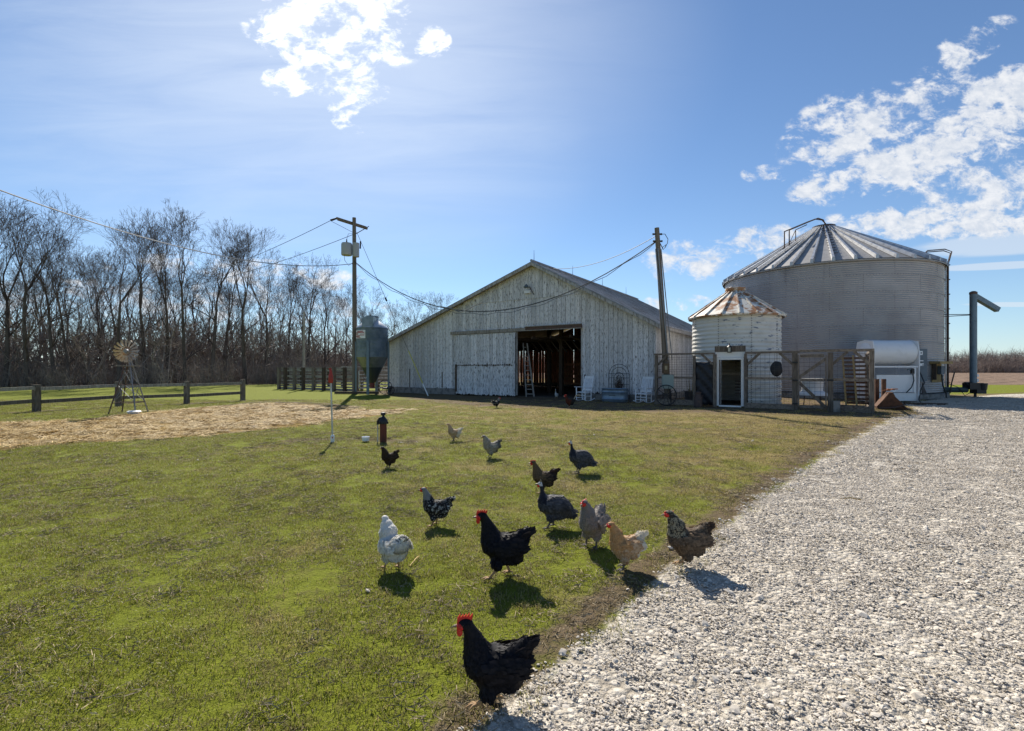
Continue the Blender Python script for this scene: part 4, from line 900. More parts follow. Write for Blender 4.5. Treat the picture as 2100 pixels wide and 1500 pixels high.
def oval(rx1, ry1, zs, n=36): return [((rx1+dr)*math.cos(2*math.pi*j/n) if 0 else 0, 0, 0) for j in range(n)]
b = MB(); n = 40; prof = [(0, 0.0), (.0, .60), (.02, .62), (-.015, .62), (-.02, .05)]; ring = []
for (dr, z_) in ((-.02, 0), (0, .02), (0, .10), (.018, .13), (0, .16), (0, .42), (.018, .45), (0, .48), (0, .58), (.022, .60), (.0, .62), (-.02, .60), (-.03, .05)):
    ring.append([])
    for j in range(n):
        a_ = 2*math.pi*j/n; cx_, sy_ = math.cos(a_), math.sin(a_); x_ = (.30 if cx_ > 0 else -.30)*(1 if abs(cx_) > .01 else 0)+(.32+dr)*cx_; ring[-1].append((x_, (.32+dr)*sy_, z_))
vs = [v for r_ in ring for v in r_]; b.add(vs, [(i*n+j, i*n+(j+1) % n, (i+1)*n+(j+1) % n, (i+1)*n+j) for i in range(len(ring)-1) for j in range(n)]); b.build('tank_wall', M_tank, tk, smooth=50)
MB().box((0, 0, .03), (.9, .5, .03)).build('tank_bottom', M_tank, tk)
for k in range(9): MB().box((-.14+k*.035, -.325, .31), (.022, .006, R.choice((.028, .036)))).build('lettering', M_darkmetal, tk)
trl = thing('wire_trellis', 'arched wire trellis with dead vines against the barn wall behind the stock tank', 'trellis', BW(BP(1268, 0)+.12, -.22), -A)
b = MB()
for w2, h2 in ((.50, 1.75), (.38, 1.6), (.25, 1.35), (.12, 1.2)):
    pts = [(-w2, 0, .1), (-w2, 0, h2-w2)]+[(-w2*math.cos(a_), 0, h2-w2+w2*math.sin(a_)) for a_ in np.linspace(.2, math.pi-.2, 9)]+[(w2, 0, h2-w2), (w2, 0, .1)]; b.tube(pts, .011, 4)
for z_ in (.5, .8, 1.1, 1.3): b.tube([(-.5, 0, z_), (.5, 0, z_)], .009, 4)
b.build('trellis_wire', M_black, trl)
b = MB()
for k in range(46):
    x_ = R.gauss(.02, .11); z_ = R.uniform(.2, .7); pts = [(x_, R.uniform(-.05, .03), z_)]
    for i in range(5): x_ += R.uniform(-.07, .07); z_ += R.uniform(.05, .2); pts.append((x_, R.uniform(-.06, .03), min(z_, 1.45)))
    b.tube(pts, [.012, .010, .008, .007, .006, .004], 3)
b.build('dead_vine', mat('dead_vine', (.07, .048, .036), .9), trl)

# ------------------------------------------------------------------ left utility pole
pl = thing('utility_pole', 'tall straight utility pole with crossarm and transformer beside the feed bin', 'utility pole', (X(728, 29.8), 29.8, 0), group='utility poles')
MB().tube([(0, 0, 0), (-.05, 0, zpx(447, 29.8))], [.17, .11], 12).build('pole_shaft', M_pole, pl, smooth=40)
px0, py0 = pl.location.x, pl.location.y
ca, cb = P(691, 449, 29.2), P(752, 466, 30.6); zc = 10.55
for s_ in (-.09, .13): MB().bar((ca.x-px0, ca.y-py0+s_, zc-.02), (cb.x-px0, cb.y-py0+s_, zc-.18), .09, .13).build('crossarm', M_pole, pl)
MB().bar((.0, .0, zc-.8), (.75, .35, zc-.2), .04, .04).build('arm_brace', M_darkmetal, pl)
tf = P(711, 512, 29.6); tf = Vector((tf.x-px0, tf.y-py0, tf.z))
MB().lathe([(0, -.36), (.30, -.36), (.32, -.30), (.32, .30), (.29, .38), (0, .42)], 20, tf).build('transformer', M_panel and mat('transformer_grey', (.40, .41, .41), .5), pl, smooth=40)
MB().lathe([(0, -.42), (.20, -.42), (.20, .42), (0, .44)], 16, (.10, -.14, tf.z-.02)).build('transformer_side', mat('transformer_grey', (.4, .4, .4)), pl, smooth=40)
MB().tube([tf+Vector((0, 0, .40)), tf+Vector((0, 0, .62))], [.05, .03], 8).build('bushing', M_rustmetal, pl)
MB().tube([(.32, 0, tf.z+.1), (.34, 0, tf.z+.55)], .045, 8).build('fuse_cutout', M_black, pl)
MB().tube([(ca.x-px0, ca.y-py0, zc), (ca.x-px0-.35, ca.y-py0-.1, zc-.16)], [.05, .07], 8).build('insulator', M_black, pl)
b = MB().tube([tf+Vector((0, 0, .62)), tf+Vector((.1, 0, .95)), (ca.x-px0+.9, 0, zc-.75), (ca.x-px0, ca.y-py0, zc-.35), (ca.x-px0-.3, ca.y-py0, zc-.2)], .012, 5).build('jumper_wire', M_wire, pl)
MB().tube([tf+Vector((-.1, -.2, -.3)), tf+Vector((-.05, -.2, -.7)), tf+Vector((.15, -.1, -1.0)), tf+Vector((.45, 0, -.75))], .014, 5).build('jumper_wire', M_wire, pl)
MB().bar((-1.1, -.35, .10), (1.6, -.6, .10), .16, .14).build('skid_board', M_darkwood, None)
sk = bpy.data.objects['skid_board']; sk.location = (px0, py0, 0); tag(sk, 'dark timber lying on the grass at the foot of the straight utility pole', 'timber')
def cable(name, a_, b_, sag, r_, m, label, n=24):
    a_, b_ = Vector(a_), Vector(b_); pts = [a_.lerp(b_, i/n)-Vector((0, 0, sag*4*(i/n)*(1-i/n))) for i in range(n+1)]
    o = MB().tube(pts, r_, 5).build(name, m); return tag(o, label, 'wire')
LP = Vector((px0, py0, 0))
cable('power_line', (px0, py0-.1, zpx(537, 29.8)), p0.lerp(p1, .93), 3.05, .024, M_wire, 'thick sagging black cable crossing in front of the barn gable')
b = MB(); a_, c_ = Vector((px0, py0-.1, zpx(540, 29.8))), p0.lerp(p1, .925); pts = []
for i in range(49): f1 = i/48; pts.append(a_.lerp(c_, f1)-Vector((0, 0, 3.12*4*f1*(1-f1)-.05*math.sin(f1*70)))+Vector((0, .04*math.cos(f1*70), 0)))
tag(b.tube(pts, .013, 4).build('power_line', M_steelwire), 'thin grey wire twisted along the sagging cable in front of the barn gable', 'wire')
b = MB(); q_ = BW(9.0, -3.4, 4.62)
for k, (dx_, dz_) in enumerate(((-.9, .05), (-.45, -.12), (.0, -.22), (.4, -.12), (.8, .06))): pass
tag(b.tube([q_+U*d1+Vector((0, 0, d2)) for d1, d2 in ((-1.5, .10), (-.8, -.05), (-.2, -.28), (.2, -.20), (.7, -.02), (1.2, .12))], .02, 5).build('cable_splice', M_steelwire), 'slack wire splice loop at the lowest point of the sagging cable', 'wire')
cable('power_line', P(1128, 551, 27.5), p0.lerp(p1, .96), .45, .014, M_wire, 'thin wire from the barn ridge to the top of the leaning pole')
cable('power_line', P(-120, 345, 13.0), (px0-.1, py0, zpx(541, 29.8)), 1.0, .020, M_steelwire, 'long wire running down in front of the bare trees to the straight pole')
cable('power_line', (ca.x-.35, ca.y-.1, zc-.17), P(260, 592, 54), 1.0, .016, M_wire, 'upper thin wire leaving the pole crossarm towards the wood')
cable('power_line', (px0-.1, py0, 9.75), P(250, 598, 54), 1.0, .016, M_wire, 'lower thin wire leaving the straight pole towards the wood')
gy0 = Vector((px0+.1, py0, 9.9)); gy1 = Vector((X(878, 27.6), 27.6, .0))
gw_ = thing('guy_wire', 'slanting steel guy wire with yellow guard in front of the barn left corner', 'guy wire', (0, 0, 0))
MB().tube([gy0, gy1], .012, 5).build('steel_wire', M_wire, gw_); MB().tube([gy0.lerp(gy1, .74), gy0.lerp(gy1, .93)], .03, 6).build('yellow_guard', M_yellow, gw_); MB().tube([gy0.lerp(gy1, .93), gy1], .035, 6).build('white_guard', M_white, gw_)
MB().tube([gy0.lerp(gy1, .42), gy0.lerp(gy1, .44)], .05, 6).build('strain_insulator', M_black, gw_)

# ------------------------------------------------------------------ feed bin
fb = thing('feed_bin', 'blue grey hopper bottom feed bin with red and white sign on steel legs', 'feed bin', (X(763.5, 29.6), 29.6, 0))
r_ = .93; z0, z1, z2 = zpx(775, 29.6), zpx(733, 29.6), zpx(674, 29.6)
prof = [(r_+.016*math.sin(k*math.pi/2), z1+(z2-z1)*k/88) for k in range(89)]
MB().lathe(prof, 48).build('corrugated_wall', M_feed, fb, smooth=True)
MB().lathe([(r_+.03, z2), (r_, z2+.06), (.36, z2+.50), (.34, z2+.5)], 40).build('roof_cone', mat('bright_zinc', (.50, .52, .54), .4, (.4, .42, .44), (2, 2, 2), metal=.3), fb, smooth=40)
MB().lathe([(.36, z2+.45), (.33, z2+.66), (.38, z2+.66), (.38, z2+.74), (0, z2+.78)], 24).build('fill_cap', M_feed, fb)
MB().prism([(-.36, z2+.02), (.30, z2+.02), (.33, z2+.62), (-.33, z2+.62)], -.93, -.25).build('fill_hatch', M_feed, fb)
MB().lathe([(r_, z1), (.62, z1-.62), (.60, z1-.62)], 40).build('upper_hopper', M_feedcone, fb, smooth=40)
MB().lathe([(.625, z1-.60), (.20, z0-.28), (.12, z0-.32)], 36).build('lower_hopper', mat('dark_hopper', (.06, .075, .085), .45, metal=.4), fb, smooth=40)
MB().lathe([(.15, z0-.30), (.15, z0-.62), (0, z0-.62)], 14).build('boot', mat('red_boot', (.16, .03, .02), .6), fb)
for k in range(4):
    a_ = -math.pi/2+k*math.pi/2+.02; c_ = Vector((math.cos(a_), math.sin(a_), 0)); MB().bar(c_*(r_+.05)+Vector((0, 0, .02)), c_*(r_+.05)+Vector((0, 0, z1+.95)), .15, .08, (c_.x, c_.y, 0)).build('leg', M_bluegrey, fb)
sg = MB(); n = 12; aa0, aa1 = rad(-90-58), rad(-90-8)
for i in range(n+1):
    a_ = aa0+(aa1-aa0)*i/n
    for z_ in (zpx(696, 29.6), zpx(679.5, 29.6)): sg.v.append(((r_+.035)*math.cos(a_), (r_+.035)*math.sin(a_), z_))
sg.f = [(2*i, 2*i+2, 2*i+3, 2*i+1) for i in range(n)]
o = sg.build('sign', M_white, fb); 
for (f0, f1, h0, h1) in ((.22, .82, .80, .90), (.05, .93, .66, .76), (.0, .36, .48, .60), (.05, .52, .20, .36), (.55, .95, .48, .54), (.5, .93, .34, .40), (.12, .6, .06, .14)):
    b = MB(); zz0, zz1 = zpx(696, 29.6), zpx(679.5, 29.6)
    for i in range(7):
        a_ = aa0+(aa1-aa0)*(f0+(f1-f0)*i/6)
        for h_ in (h0, h1): b.v.append(((r_+.039)*math.cos(a_), (r_+.039)*math.sin(a_), zz0+(zz1-zz0)*h_))
    b.f = [(2*i, 2*i+2, 2*i+3, 2*i+1) for i in range(6)]; b.build('red_stripe', M_red, o)
mw = thing('cart_wheels', 'small dark iron cart wheel and axle standing between the feed bin and the barn', 'cart', (X(787, 29.4), 29.4, .0))
for (cx_, cy_, rr_) in ((0, .3, .42), (.42, -.1, .24)):
    b = MB(); b.tube([(cx_+rr_*math.cos(a_), cy_, rr_+rr_*math.sin(a_)) for a_ in np.linspace(0, 2*math.pi, 25)], .022, 6, False)
    for k in range(8): a_ = k*math.pi/4; b.tube([(cx_, cy_, rr_), (cx_+rr_*math.cos(a_), cy_, rr_+rr_*math.sin(a_))], .012, 4)
    b.build('wheel', M_black, mw)
MB().box((.18, .1, .35), (.45, .5, .10)).build('cart_bed', M_black, mw)

# ------------------------------------------------------------------ corral
co = thing('corral_fence', 'tall corral fence of thick posts and horizontal boards left of the feed bin', 'fence', (0, 0, 0))
cps = [(572, 36.8), (585, 36.6), (604, 36.0), (622, 35.6), (643, 35.0), (664, 34.4), (685, 33.8), (707, 33.2), (733, 32.6)]
for i, (px_, D) in enumerate(cps):
    MB().box((X(px_, D), D, .82), (.20, .18, 1.64), -.4).build('post', M_darkwood if i % 2 else M_wood, co)
    if i < len(cps)-1:
        q0_, q1_ = Vector((X(px_, D), D+.12, 0)), Vector((X(cps[i+1][0], cps[i+1][1]), cps[i+1][1]+.12, 0))
        for z_, h_ in ((1.60, .06), (1.42, .12), (1.0, .13), (.66, .09), (.45, .06), (.28, .09), (.10, .16)): MB().bar(q0_+Vector((0, 0, z_)), q1_+Vector((0, 0, z_)), .035, h_).build('board', M_woodgrey, co)
co2 = thing('corral_fence', 'far side of the corral seen through the gaps of the near boards', 'fence', (0, 0, 0))
for i in range(7):
    D = 44-i*.5; x_ = X(590+i*28, D); MB().box((x_, D, .8), (.18, .18, 1.6)).build('post', M_darkwood, co2)
    if i < 6:
        D2 = 44-(i+1)*.5; x2 = X(590+(i+1)*28, D2)
        for z_ in (1.5, 1.15, .8, .5, .25): MB().bar((x_, D+.1, z_), (x2, D2+.1, z_), .03, .10).build('board', M_woodgrey, co2)
gg = thing('tube_gate', 'grey metal tube gate between the corral and the barn behind the feed bin', 'gate', (0, 0, 0))
g0, g1 = Vector((X(736, 32.5), 32.5, 0)), Vector((X(796, 32.6), 32.6, 0))
for z_ in (.25, .48, .70, .92, 1.15, 1.40): MB().tube([g0+Vector((0, 0, z_)), g1+Vector((0, 0, z_))], .028, 6).build('tube', M_galvrib, gg)
for f1 in (0, .5, 1): q_ = g0.lerp(g1, f1); MB().tube([q_+Vector((0, 0, .25)), q_+Vector((0, 0, 1.40))], .03, 6).build('upright', M_galvrib, gg)
bx_ = thing('board_fence', 'weathered board fence and pinkish shed panel behind the metal tube gate', 'fence', (0, 0, 0))
for k in range(8): MB().bar((X(700, 35.6), 35.6, .2+k*.21), (X(812, 35.0), 35.0, .2+k*.21), .04, .12).build('board', M_woodgrey, bx_)
for px_ in (742, 776): MB().box((X(px_, 35.2), 35.2, .95), (.2, .16, 1.9)).build('post', M_wood, bx_)
tpole = thing('utility_pole', 'thin short grey pole rising behind the corral fence left of the red topped hydrant', 'utility pole', (X(623, 37), 37, 0), group='utility poles')
MB().tube([(0, 0, 0), (.02, 0, zpx(640, 37))], [.11, .08], 8).build('pole_shaft', M_woodgrey, tpole)
# ------------------------------------------------------------------ rail fence
rf_ = thing('rail_fence', 'low grey two rail wooden fence between lawn and wood on the left', 'fence', (0, 0, 0))
fps = [(-190, 12.5), (-90, 15.2), (75, 17.4), (243, 20.0), (383, 21.4), (498, 23.5)]
tops = [1.02, 1.0, .96, 1.0, .98, 1.02]
for (px_, D), th_ in zip(fps, tops):
    b = MB().box((X(px_, D), D, th_/2), (.19, .16, th_), .2); b.build('post', M_wood, rf_)
for i in range(len(fps)-1):
    a_, c_ = fps[i], fps[i+1]; qa, qc = Vector((X(*a_), a_[1]-.09, 0)), Vector((X(*c_), c_[1]-.09, 0))
    MB().bar(qa+Vector((0, 0, .80)), qc+Vector((0, 0, .84)), .06, .12).build('rail', M_woodgrey, rf_); MB().bar(qa+Vector((0, 0, .34)), qc+Vector((0, 0, .38)), .06, .13).build('rail', M_wood, rf_)

# ------------------------------------------------------------------ windmill ornament
WD = 16.6; wm = thing('garden_windmill', 'ornamental metal windmill with tin fan wheel on a lattice tower', 'windmill', (X(264, WD), WD, 0), rad(12))
tw = [(-.42, -.36), (.40, -.40), (.42, .36), (-.40, .40)]; tp0 = 1.78
for (x_, y_) in tw: MB().bar((x_, y_, 0), (x_*.13, y_*.13, tp0), .032, .032).build('leg', M_steelwire if x_ > 0 else M_rustmetal, wm)
for z_ in (.38, .98):
    k = 1-.87*z_/tp0
    for i in range(4): a_, c_ = tw[i], tw[(i+1) % 4]; MB().bar((a_[0]*k, a_[1]*k, z_), (c_[0]*k, c_[1]*k, z_), .02, .025).build('girt', M_rustmetal, wm)
for (z0_, z1_) in ((.40, .96), (.98, 1.5)):
    k0, k1 = 1-.87*z0_/tp0, 1-.87*z1_/tp0
    for i in range(4):
        a_, c_ = tw[i], tw[(i+1) % 4]; MB().bar((a_[0]*k0, a_[1]*k0, z0_), (c_[0]*k1, c_[1]*k1, z1_), .012, .012).build('cross_brace', M_steelwire, wm); MB().bar((c_[0]*k0, c_[1]*k0, z0_), (a_[0]*k1, a_[1]*k1, z1_), .012, .012).build('cross_brace', M_steelwire, wm)
MB().box((0, 0, 1.62), (.70, .24, .025)).build('platform', M_woodgrey, wm)
hubz = 2.12; MB().tube([(0, 0, tp0-.1), (0, 0, hubz)], .022, 6).build('mast', M_steelwire, wm)
MB().lathe([(0, -.05), (.06, -.05), (.06, .07), (0, .07)], 12, (0, -.14, hubz), rx=Matrix.Rotation(math.pi/2, 3, 'X')).build('hub', M_steelwire, wm)
blm = MB().add([(.07, 0, -.010), (.07, .02, .010), (.375, .045, .050), (.375, -.03, -.055), (.385, .0, 0)], [(0, 1, 2, 4, 3)]).mesh('blade'); blm.materials.append(M_wheelfan)
for k in range(16):
    o = link('blade', blm, wm); o.location = (0, -.16, hubz); o.rotation_euler = (0, k*math.pi/8, 0); o.modifiers.new('s', 'SOLIDIFY').thickness = .004
MB().tube([(.36*math.cos(a_), -.13, hubz+.36*math.sin(a_)) for a_ in np.linspace(0, 2*math.pi, 33)], .006, 4, False).build('rim', M_rustmetal, wm)
o = MB().lathe([(0, 0), (.16, 0), (.20, .06), (.205, .07), (.16, .10), (0, .115)], 24).build('white_pan', M_white, None, smooth=40); o.location = (X(275, 16.3), 16.3, .02); tag(o, 'white round lid lying under the ornamental windmill', 'lid')

# ------------------------------------------------------------------ hydrant, well casing, bowl
hx, hy = X(682, 10.0), 10.0
hd = thing('yard_hydrant', 'tall thin galvanised hydrant pipe with bright red head and white base', 'hydrant', (hx, hy, 0))
MB().tube([(0, 0, .05), (-.035, 0, 1.32)], .018, 10).build('pipe', M_galvrib, hd, smooth=40)
hb = MB(); hb.lathe([(0, 1.22), (.035, 1.22), (.048, 1.27), (.045, 1.38), (.03, 1.42), (.022, 1.50), (.0, 1.51)], 14, (-.036, 0, 0)); hb.bar((-.04, 0, 1.36), (-.075, -.02, 1.24), .03, .03); hb.bar((-.03, 0, 1.44), (-.05, 0, 1.53), .035, .05); hb.build('red_head', M_red, hd, smooth=40)
MB().lathe([(.0, 0), (.04, 0), (.042, .13), (.03, .16), (0, .16)], 12, (.0, 0, 0)).build('white_base', M_white, hd)
MB().box((.012, -.042, .11), (.02, .008, .03)).build('red_mark', M_red, hd)
wc = thing('well_casing', 'rusty red steel well casing with black cap and a slim white conduit', 'well', (X(786, 10.1), 10.1, 0))
MB().lathe([(.0, 0), (.070, 0), (.070, .40)], 24).build('casing', M_redbrown, wc, smooth=40)
b = MB(); b.lathe([(.074, .37), (.092, .385), (.092, .43), (.075, .47), (.03, .52), (.022, .545), (.045, .555), (.05, .585), (.04, .61), (0, .615)], 24)
for k in range(6): a_ = k*math.pi/3; b.box((.09*math.cos(a_), .09*math.sin(a_), .40), (.03, .03, .05), a_)
b.tube([(-.11, -.02, .36), (-.11, -.02, .42), (-.07, -.02, .49), (-.02, 0, .50)], .025, 8); b.build('cap', M_black, wc, smooth=40)
MB().tube([(-.11, -.02, 0), (-.11, -.02, .38)], .013, 8).build('conduit', M_galvrib, wc)
o = MB().lathe([(0, 0), (.072, 0), (.08, .085), (.074, .088), (.068, .06), (0, .055)], 24).build('feed_dish', M_chair, None, smooth=40); o.location = (X(750, 10.15), 10.15, .015); tag(o, 'small white dish on the grass left of the red well casing', 'dish')
for i, (px_, py_, L_, an) in enumerate(((157, 1011, .42, 35), (880, 1008, .3, 20), (850, 1160, .18, 80), (1745, 1030, .2, -20))):
    g_ = G(px_, py_); d1 = Vector((math.cos(rad(an)), math.sin(rad(an)), 0))*L_/2; o = MB().tube([d1*-1+Vector((0, 0, .03)), Vector((.01, .02, .045)), d1+Vector((0, 0, .035))], .006, 5).build('twig', M_strawblade); o.location = (g_[0], g_[1], 0)
    tag(o, ['long pale twig lying on the lawn at the far left', 'pale twig on the grass above the speckled hen', 'short straw stalk on the grass between white and black hens', 'pale stalk by the right edge of the lawn'][i], 'twig')

# ------------------------------------------------------------------ trees
def grow(rnd, Ht, spread=1.0, lean=0.0, fork=.35, twig=1.0, minr=.0098):
    """returns trunk MB and crown MB of one bare tree"""
    trunk, crown = MB(), MB()
    def rv(s): return Vector((rnd.gauss(0, s), rnd.gauss(0, s), rnd.gauss(0, s)))
    def limb(p, d, L, r, lvl):
        n = 5 if lvl < 2 else 3; pts = [p.copy()]; rs = [r]; q = p.copy(); dd = d.copy(); kids = []
        endr = r*(.45 if lvl < 3 else .35)
        for i in range(n):
            dd = (dd+rv(.08+.04*lvl)+Vector((0, 0, .13 if lvl < 4 else .06))).normalized(); q = q+dd*(L/n); rr = r+(endr-r)*(i+1)/n; pts.append(q.copy()); rs.append(max(rr, minr)); kids.append((q.copy(), dd.copy(), rr))
        crown.tube(pts, rs, 5 if lvl == 1 else (4 if lvl == 2 else 3), False)
        if lvl >= 5: return
        cnt = [0, 6, 5, 3, 3][lvl]
        for c in range(cnt):
            j = rnd.randrange(1 if lvl > 1 else 1, n); qq, d2, rr = kids[j] if c < cnt-2 else kids[-1]
            ax = rv(1).normalized(); sp = rnd.uniform(.3, .8)
            nd = (d2+ax*sp*spread).normalized()
            if nd.z < -.1: nd.z = abs(nd.z)*.3; nd.normalize()
            limb(qq, nd, L*rnd.uniform(.48, .72), rr*rnd.uniform(.5, .72), lvl+1)
    hT = Ht*rnd.uniform(.46, .6); r0 = Ht*.0128*rnd.uniform(.85, 1.2); pts, rs = [Vector((0, 0, -.1))], [r0*1.5]; q = Vector((0, 0, .35)); pts.append(q.copy()); rs.append(r0*1.1); d = Vector((lean, lean*.3, 1)).normalized()
    n = 9
    for i in range(n): d = (d+Vector((rnd.gauss(0, .035), rnd.gauss(0, .035), .10))).normalized(); q = q+d*(hT/n); pts.append(q.copy()); rs.append(r0*(1.1-.6*(i+1)/n))
    trunk.tube(pts, rs, 8, False)
    # leaders
    for c in range(rnd.choice((2, 3, 3))):
        ax = Vector((rnd.gauss(0, 1), rnd.gauss(0, 1), 0)).normalized(); limb(q, (d+ax*rnd.uniform(.15, .42)).normalized(), (Ht-hT)*.52, rs[-1]*rnd.uniform(.65, .85), 1)
    for c in range(rnd.choice((4, 5, 6))):
        j = rnd.randrange(3, n+1); ax = Vector((rnd.gauss(0, 1), rnd.gauss(0, 1), 0)).normalized(); limb(pts[j], (Vector((0, 0, .75))+ax*.75).normalized(), (Ht-hT)*rnd.uniform(.3, .5), rs[j]*rnd.uniform(.3, .5), 2)
    return trunk, crown
def tree_pair(seed, Ht, **k):
    a_, b_ = grow(random.Random(seed), Ht, **k); zt_ = max(v[2] for v in b_.v); fz = 15.6/zt_
    for q_ in (a_, b_): q_.v = [(v[0]*fz, v[1]*fz, v[2]*fz) for v in q_.v]
    am, bm2 = a_.mesh('trunk'), b_.mesh('crown'); am.materials.append(M_bark); bm2.materials.append(M_twig)
    am.polygons.foreach_set('use_smooth', [True]*len(am.polygons)); print('tree tris', len(bm2.polygons)*2); return am, bm2
TV = [tree_pair(s, 16, spread=sp, lean=le) for s, sp, le in ((3, .85, 0), (8, .65, .02), (15, .9, -.03), (21, .7, .04), (34, .8, 0), (55, .6, -.02))]
def put_tree(px_, topy, D, v, label, group, rz):
    t_ = thing('bare_tree', label, 'tree', (X(px_, D), D, 0), rz, group)
    s_ = (H+(HZ-topy)/F*D)/15.6; t_.scale = (s_*1.0, s_*1.0, s_*1.05)
    for nm, m_ in zip(('trunk', 'crown'), TV[v]): o = link(nm, m_, t_)
    return t_
front_row = [
 (-40, 400, 41, 3, 'bare tree cut off by the left edge of the photo'), (12, 425, 42, 1, 'slim bare tree at the very left behind the rail fence'),
 (55, 385, 42, 0, 'tallest bare tree at the left with wide spreading crown'), (112, 475, 43, 4, 'bare tree with lower rounded crown right of the tallest tree'),
 (140, 482, 44, 2, 'thick trunked bare tree whose crown leans over the second fence post'), (205, 500, 50, 5, 'thin bare tree between the leaning tree and the windmill'),
 (246, 438, 44, 0, 'tall bare tree directly behind the ornamental windmill'), (300, 470, 47, 1, 'bare tree right of the windmill with straight narrow crown'),
 (345, 448, 47, 3, 'tall bare tree left of the widest crown in the middle of the wood'), (380, 440, 46, 2, 'broad bare tree in the middle of the wood above the third fence post'), (432, 468, 48, 4, 'bare tree just right of the broadest crown of the wood'),
 (462, 480, 50, 5, 'bare tree with many upright limbs left of the last rail fence post'), (503, 472, 49, 1, 'straight dark bare tree behind the last rail fence post'), (545, 500, 53, 0, 'bare tree above the left end of the corral fence'),
 (590, 545, 58, 2, 'bare tree behind the corral fence left of the thin grey pole'), (628, 522, 58, 4, 'tall bare tree behind the thin grey pole'), (668, 560, 62, 3, 'bare tree behind the red topped hydrant pipe'),
 (712, 590, 68, 5, 'small bare tree just left of the straight utility pole'), (748, 578, 66, 0, 'bare tree behind the feed bin top'), (795, 622, 82, 2, 'low bare tree between the feed bin and the barn roof'),
 (850, 600, 84, 4, 'bare tree rising behind the left end of the barn roof'), (900, 606, 86, 1, 'rightmost bare tree above the barn roof slope')]
for i, (px_, ty, D, v, lb) in enumerate(front_row): put_tree(px_, ty, D, v, lb, 'bare trees at the edge of the wood', i*1.37)
k = 0
for i in range(46):
    px_ = -60+i*22+R.uniform(-9, 9); D = (54+max(0, px_-350)*.05 if px_ < 700 else 88+(px_-700)*.1)+R.uniform(0, 9); ty = HZ-(R.uniform(12.0, 15.5)-1.5)/D*F
    if px_ > 960: break
    put_tree(px_, ty, D, i % 6, 'slim bare tree standing deeper in the wood behind the front trees', 'trees deeper in the wood', i*2.1)
# undergrowth and far wood, as masses
def bush(seed, h, n, m, w_=.9):
    rn = random.Random(seed); b = MB()
    for k in range(n):
        p = Vector((rn.uniform(-w_, w_), rn.uniform(-w_, w_), -.05)); d = Vector((rn.gauss(0, .22), rn.gauss(0, .22), 1)).normalized(); L = h*rn.uniform(.5, 1); pts = [p]; 
        for i in range(4): d = (d+Vector((rn.gauss(0, .15), rn.gauss(0, .15), .05))).normalized(); pts.append(pts[-1]+d*L/4)
        b.tube(pts, [h*.006, h*.005, h*.004, h*.003, h*.0015], 3, False)
        for t2 in range(7):
            j = rn.randrange(1, 4); dd = (Vector((rn.gauss(0, 1), rn.gauss(0, 1), rn.uniform(.2, 1.2)))).normalized(); e = pts[j]+dd*L*rn.uniform(.12, .3); b.tube([pts[j], e, e+(dd+Vector((rn.gauss(0, .4), rn.gauss(0, .4), .3))).normalized()*L*.12], [h*.003, h*.002, h*.0012], 3, False)
    me = b.mesh('brush'); me.materials.append(m); return me
brush = src('brush', [bush(s, 2.6, 16, M_brush) for s in (1, 2, 3, 4)])
thin = src('thin_stem', [bush(s, 8.5, 7, M_brush, 1.3) for s in (5, 6, 7)])
edge_ = [(-130, 36), (-60, 38), (-46, 41), (-34, 43.5), (-27, 47), (-21, 53), (-16, 62), (-9, 78)]
def along(n, dmin, dmax, h0, h1):
    pts, sc = [], []
    seg_ = [math.hypot(edge_[i+1][0]-edge_[i][0], edge_[i+1][1]-edge_[i][1]) for i in range(len(edge_)-1)]; T = sum(seg_)
    for k in range(n):
        u_ = NR.random()**.8*T; i = 0
        u_ = T-u_
        while u_ > seg_[i] and i < len(seg_)-1: u_ -= seg_[i]; i += 1
        a_, c_ = edge_[i], edge_[i+1]; f1 = u_/seg_[i]; x_ = a_[0]+(c_[0]-a_[0])*f1; y_ = a_[1]+(c_[1]-a_[1])*f1; nx_, ny_ = -(c_[1]-a_[1])/seg_[i], (c_[0]-a_[0])/seg_[i]; d = NR.uniform(dmin, dmax)
        if ny_ < 0: nx_, ny_ = -nx_, -ny_
        pts.append((x_+nx_*d, y_+ny_*d, 0)); sc.append(NR.uniform(h0, h1))
    n = len(pts); return pts, np.stack([np.zeros(n), np.zeros(n), NR.uniform(0, 6.28, n)], 1), sc
a_ = along(1500, -1.2, 14, .5, 1.3); scatter('undergrowth', *a_, brush, 'tangle of bare brush under the trees along the edge of the wood')
a_ = along(560, 2, 26, .7, 1.3); scatter('saplings', *a_, thin, 'crowd of thin bare saplings filling the wood behind the front trees')
lm = src('far_tree', [bush(s, 12, 30, M_farbrush, 4.5) for s in (11, 12, 13)])
pts = []
for k in range(900):
    x_ = NR.uniform(-120, 620); pts.append((x_, 215+NR.uniform(0, 40)+max(0, x_-250)*.1, -.3))
n = len(pts); scatter('distant_wood', pts, np.stack([np.zeros(n), np.zeros(n), NR.uniform(0, 6.28, n)], 1), NR.uniform(.55, 1.08, n), lm, 'distant line of bare woodland beyond the ploughed field')
lm2 = src('far_brush', [bush(s, 6, 40, M_farbrush, 4.0) for s in (14, 15)])
pts = []
for k in range(800): x_ = NR.uniform(-120, 620); pts.append((x_, 212+NR.uniform(0, 25)+max(0, x_-250)*.1, -.2))
n = len(pts); scatter('distant_brush', pts, np.stack([np.zeros(n), np.zeros(n), NR.uniform(0, 6.28, n)], 1), NR.uniform(.7, 1.2, n), lm2, 'dense low brush at the foot of the distant woodland')

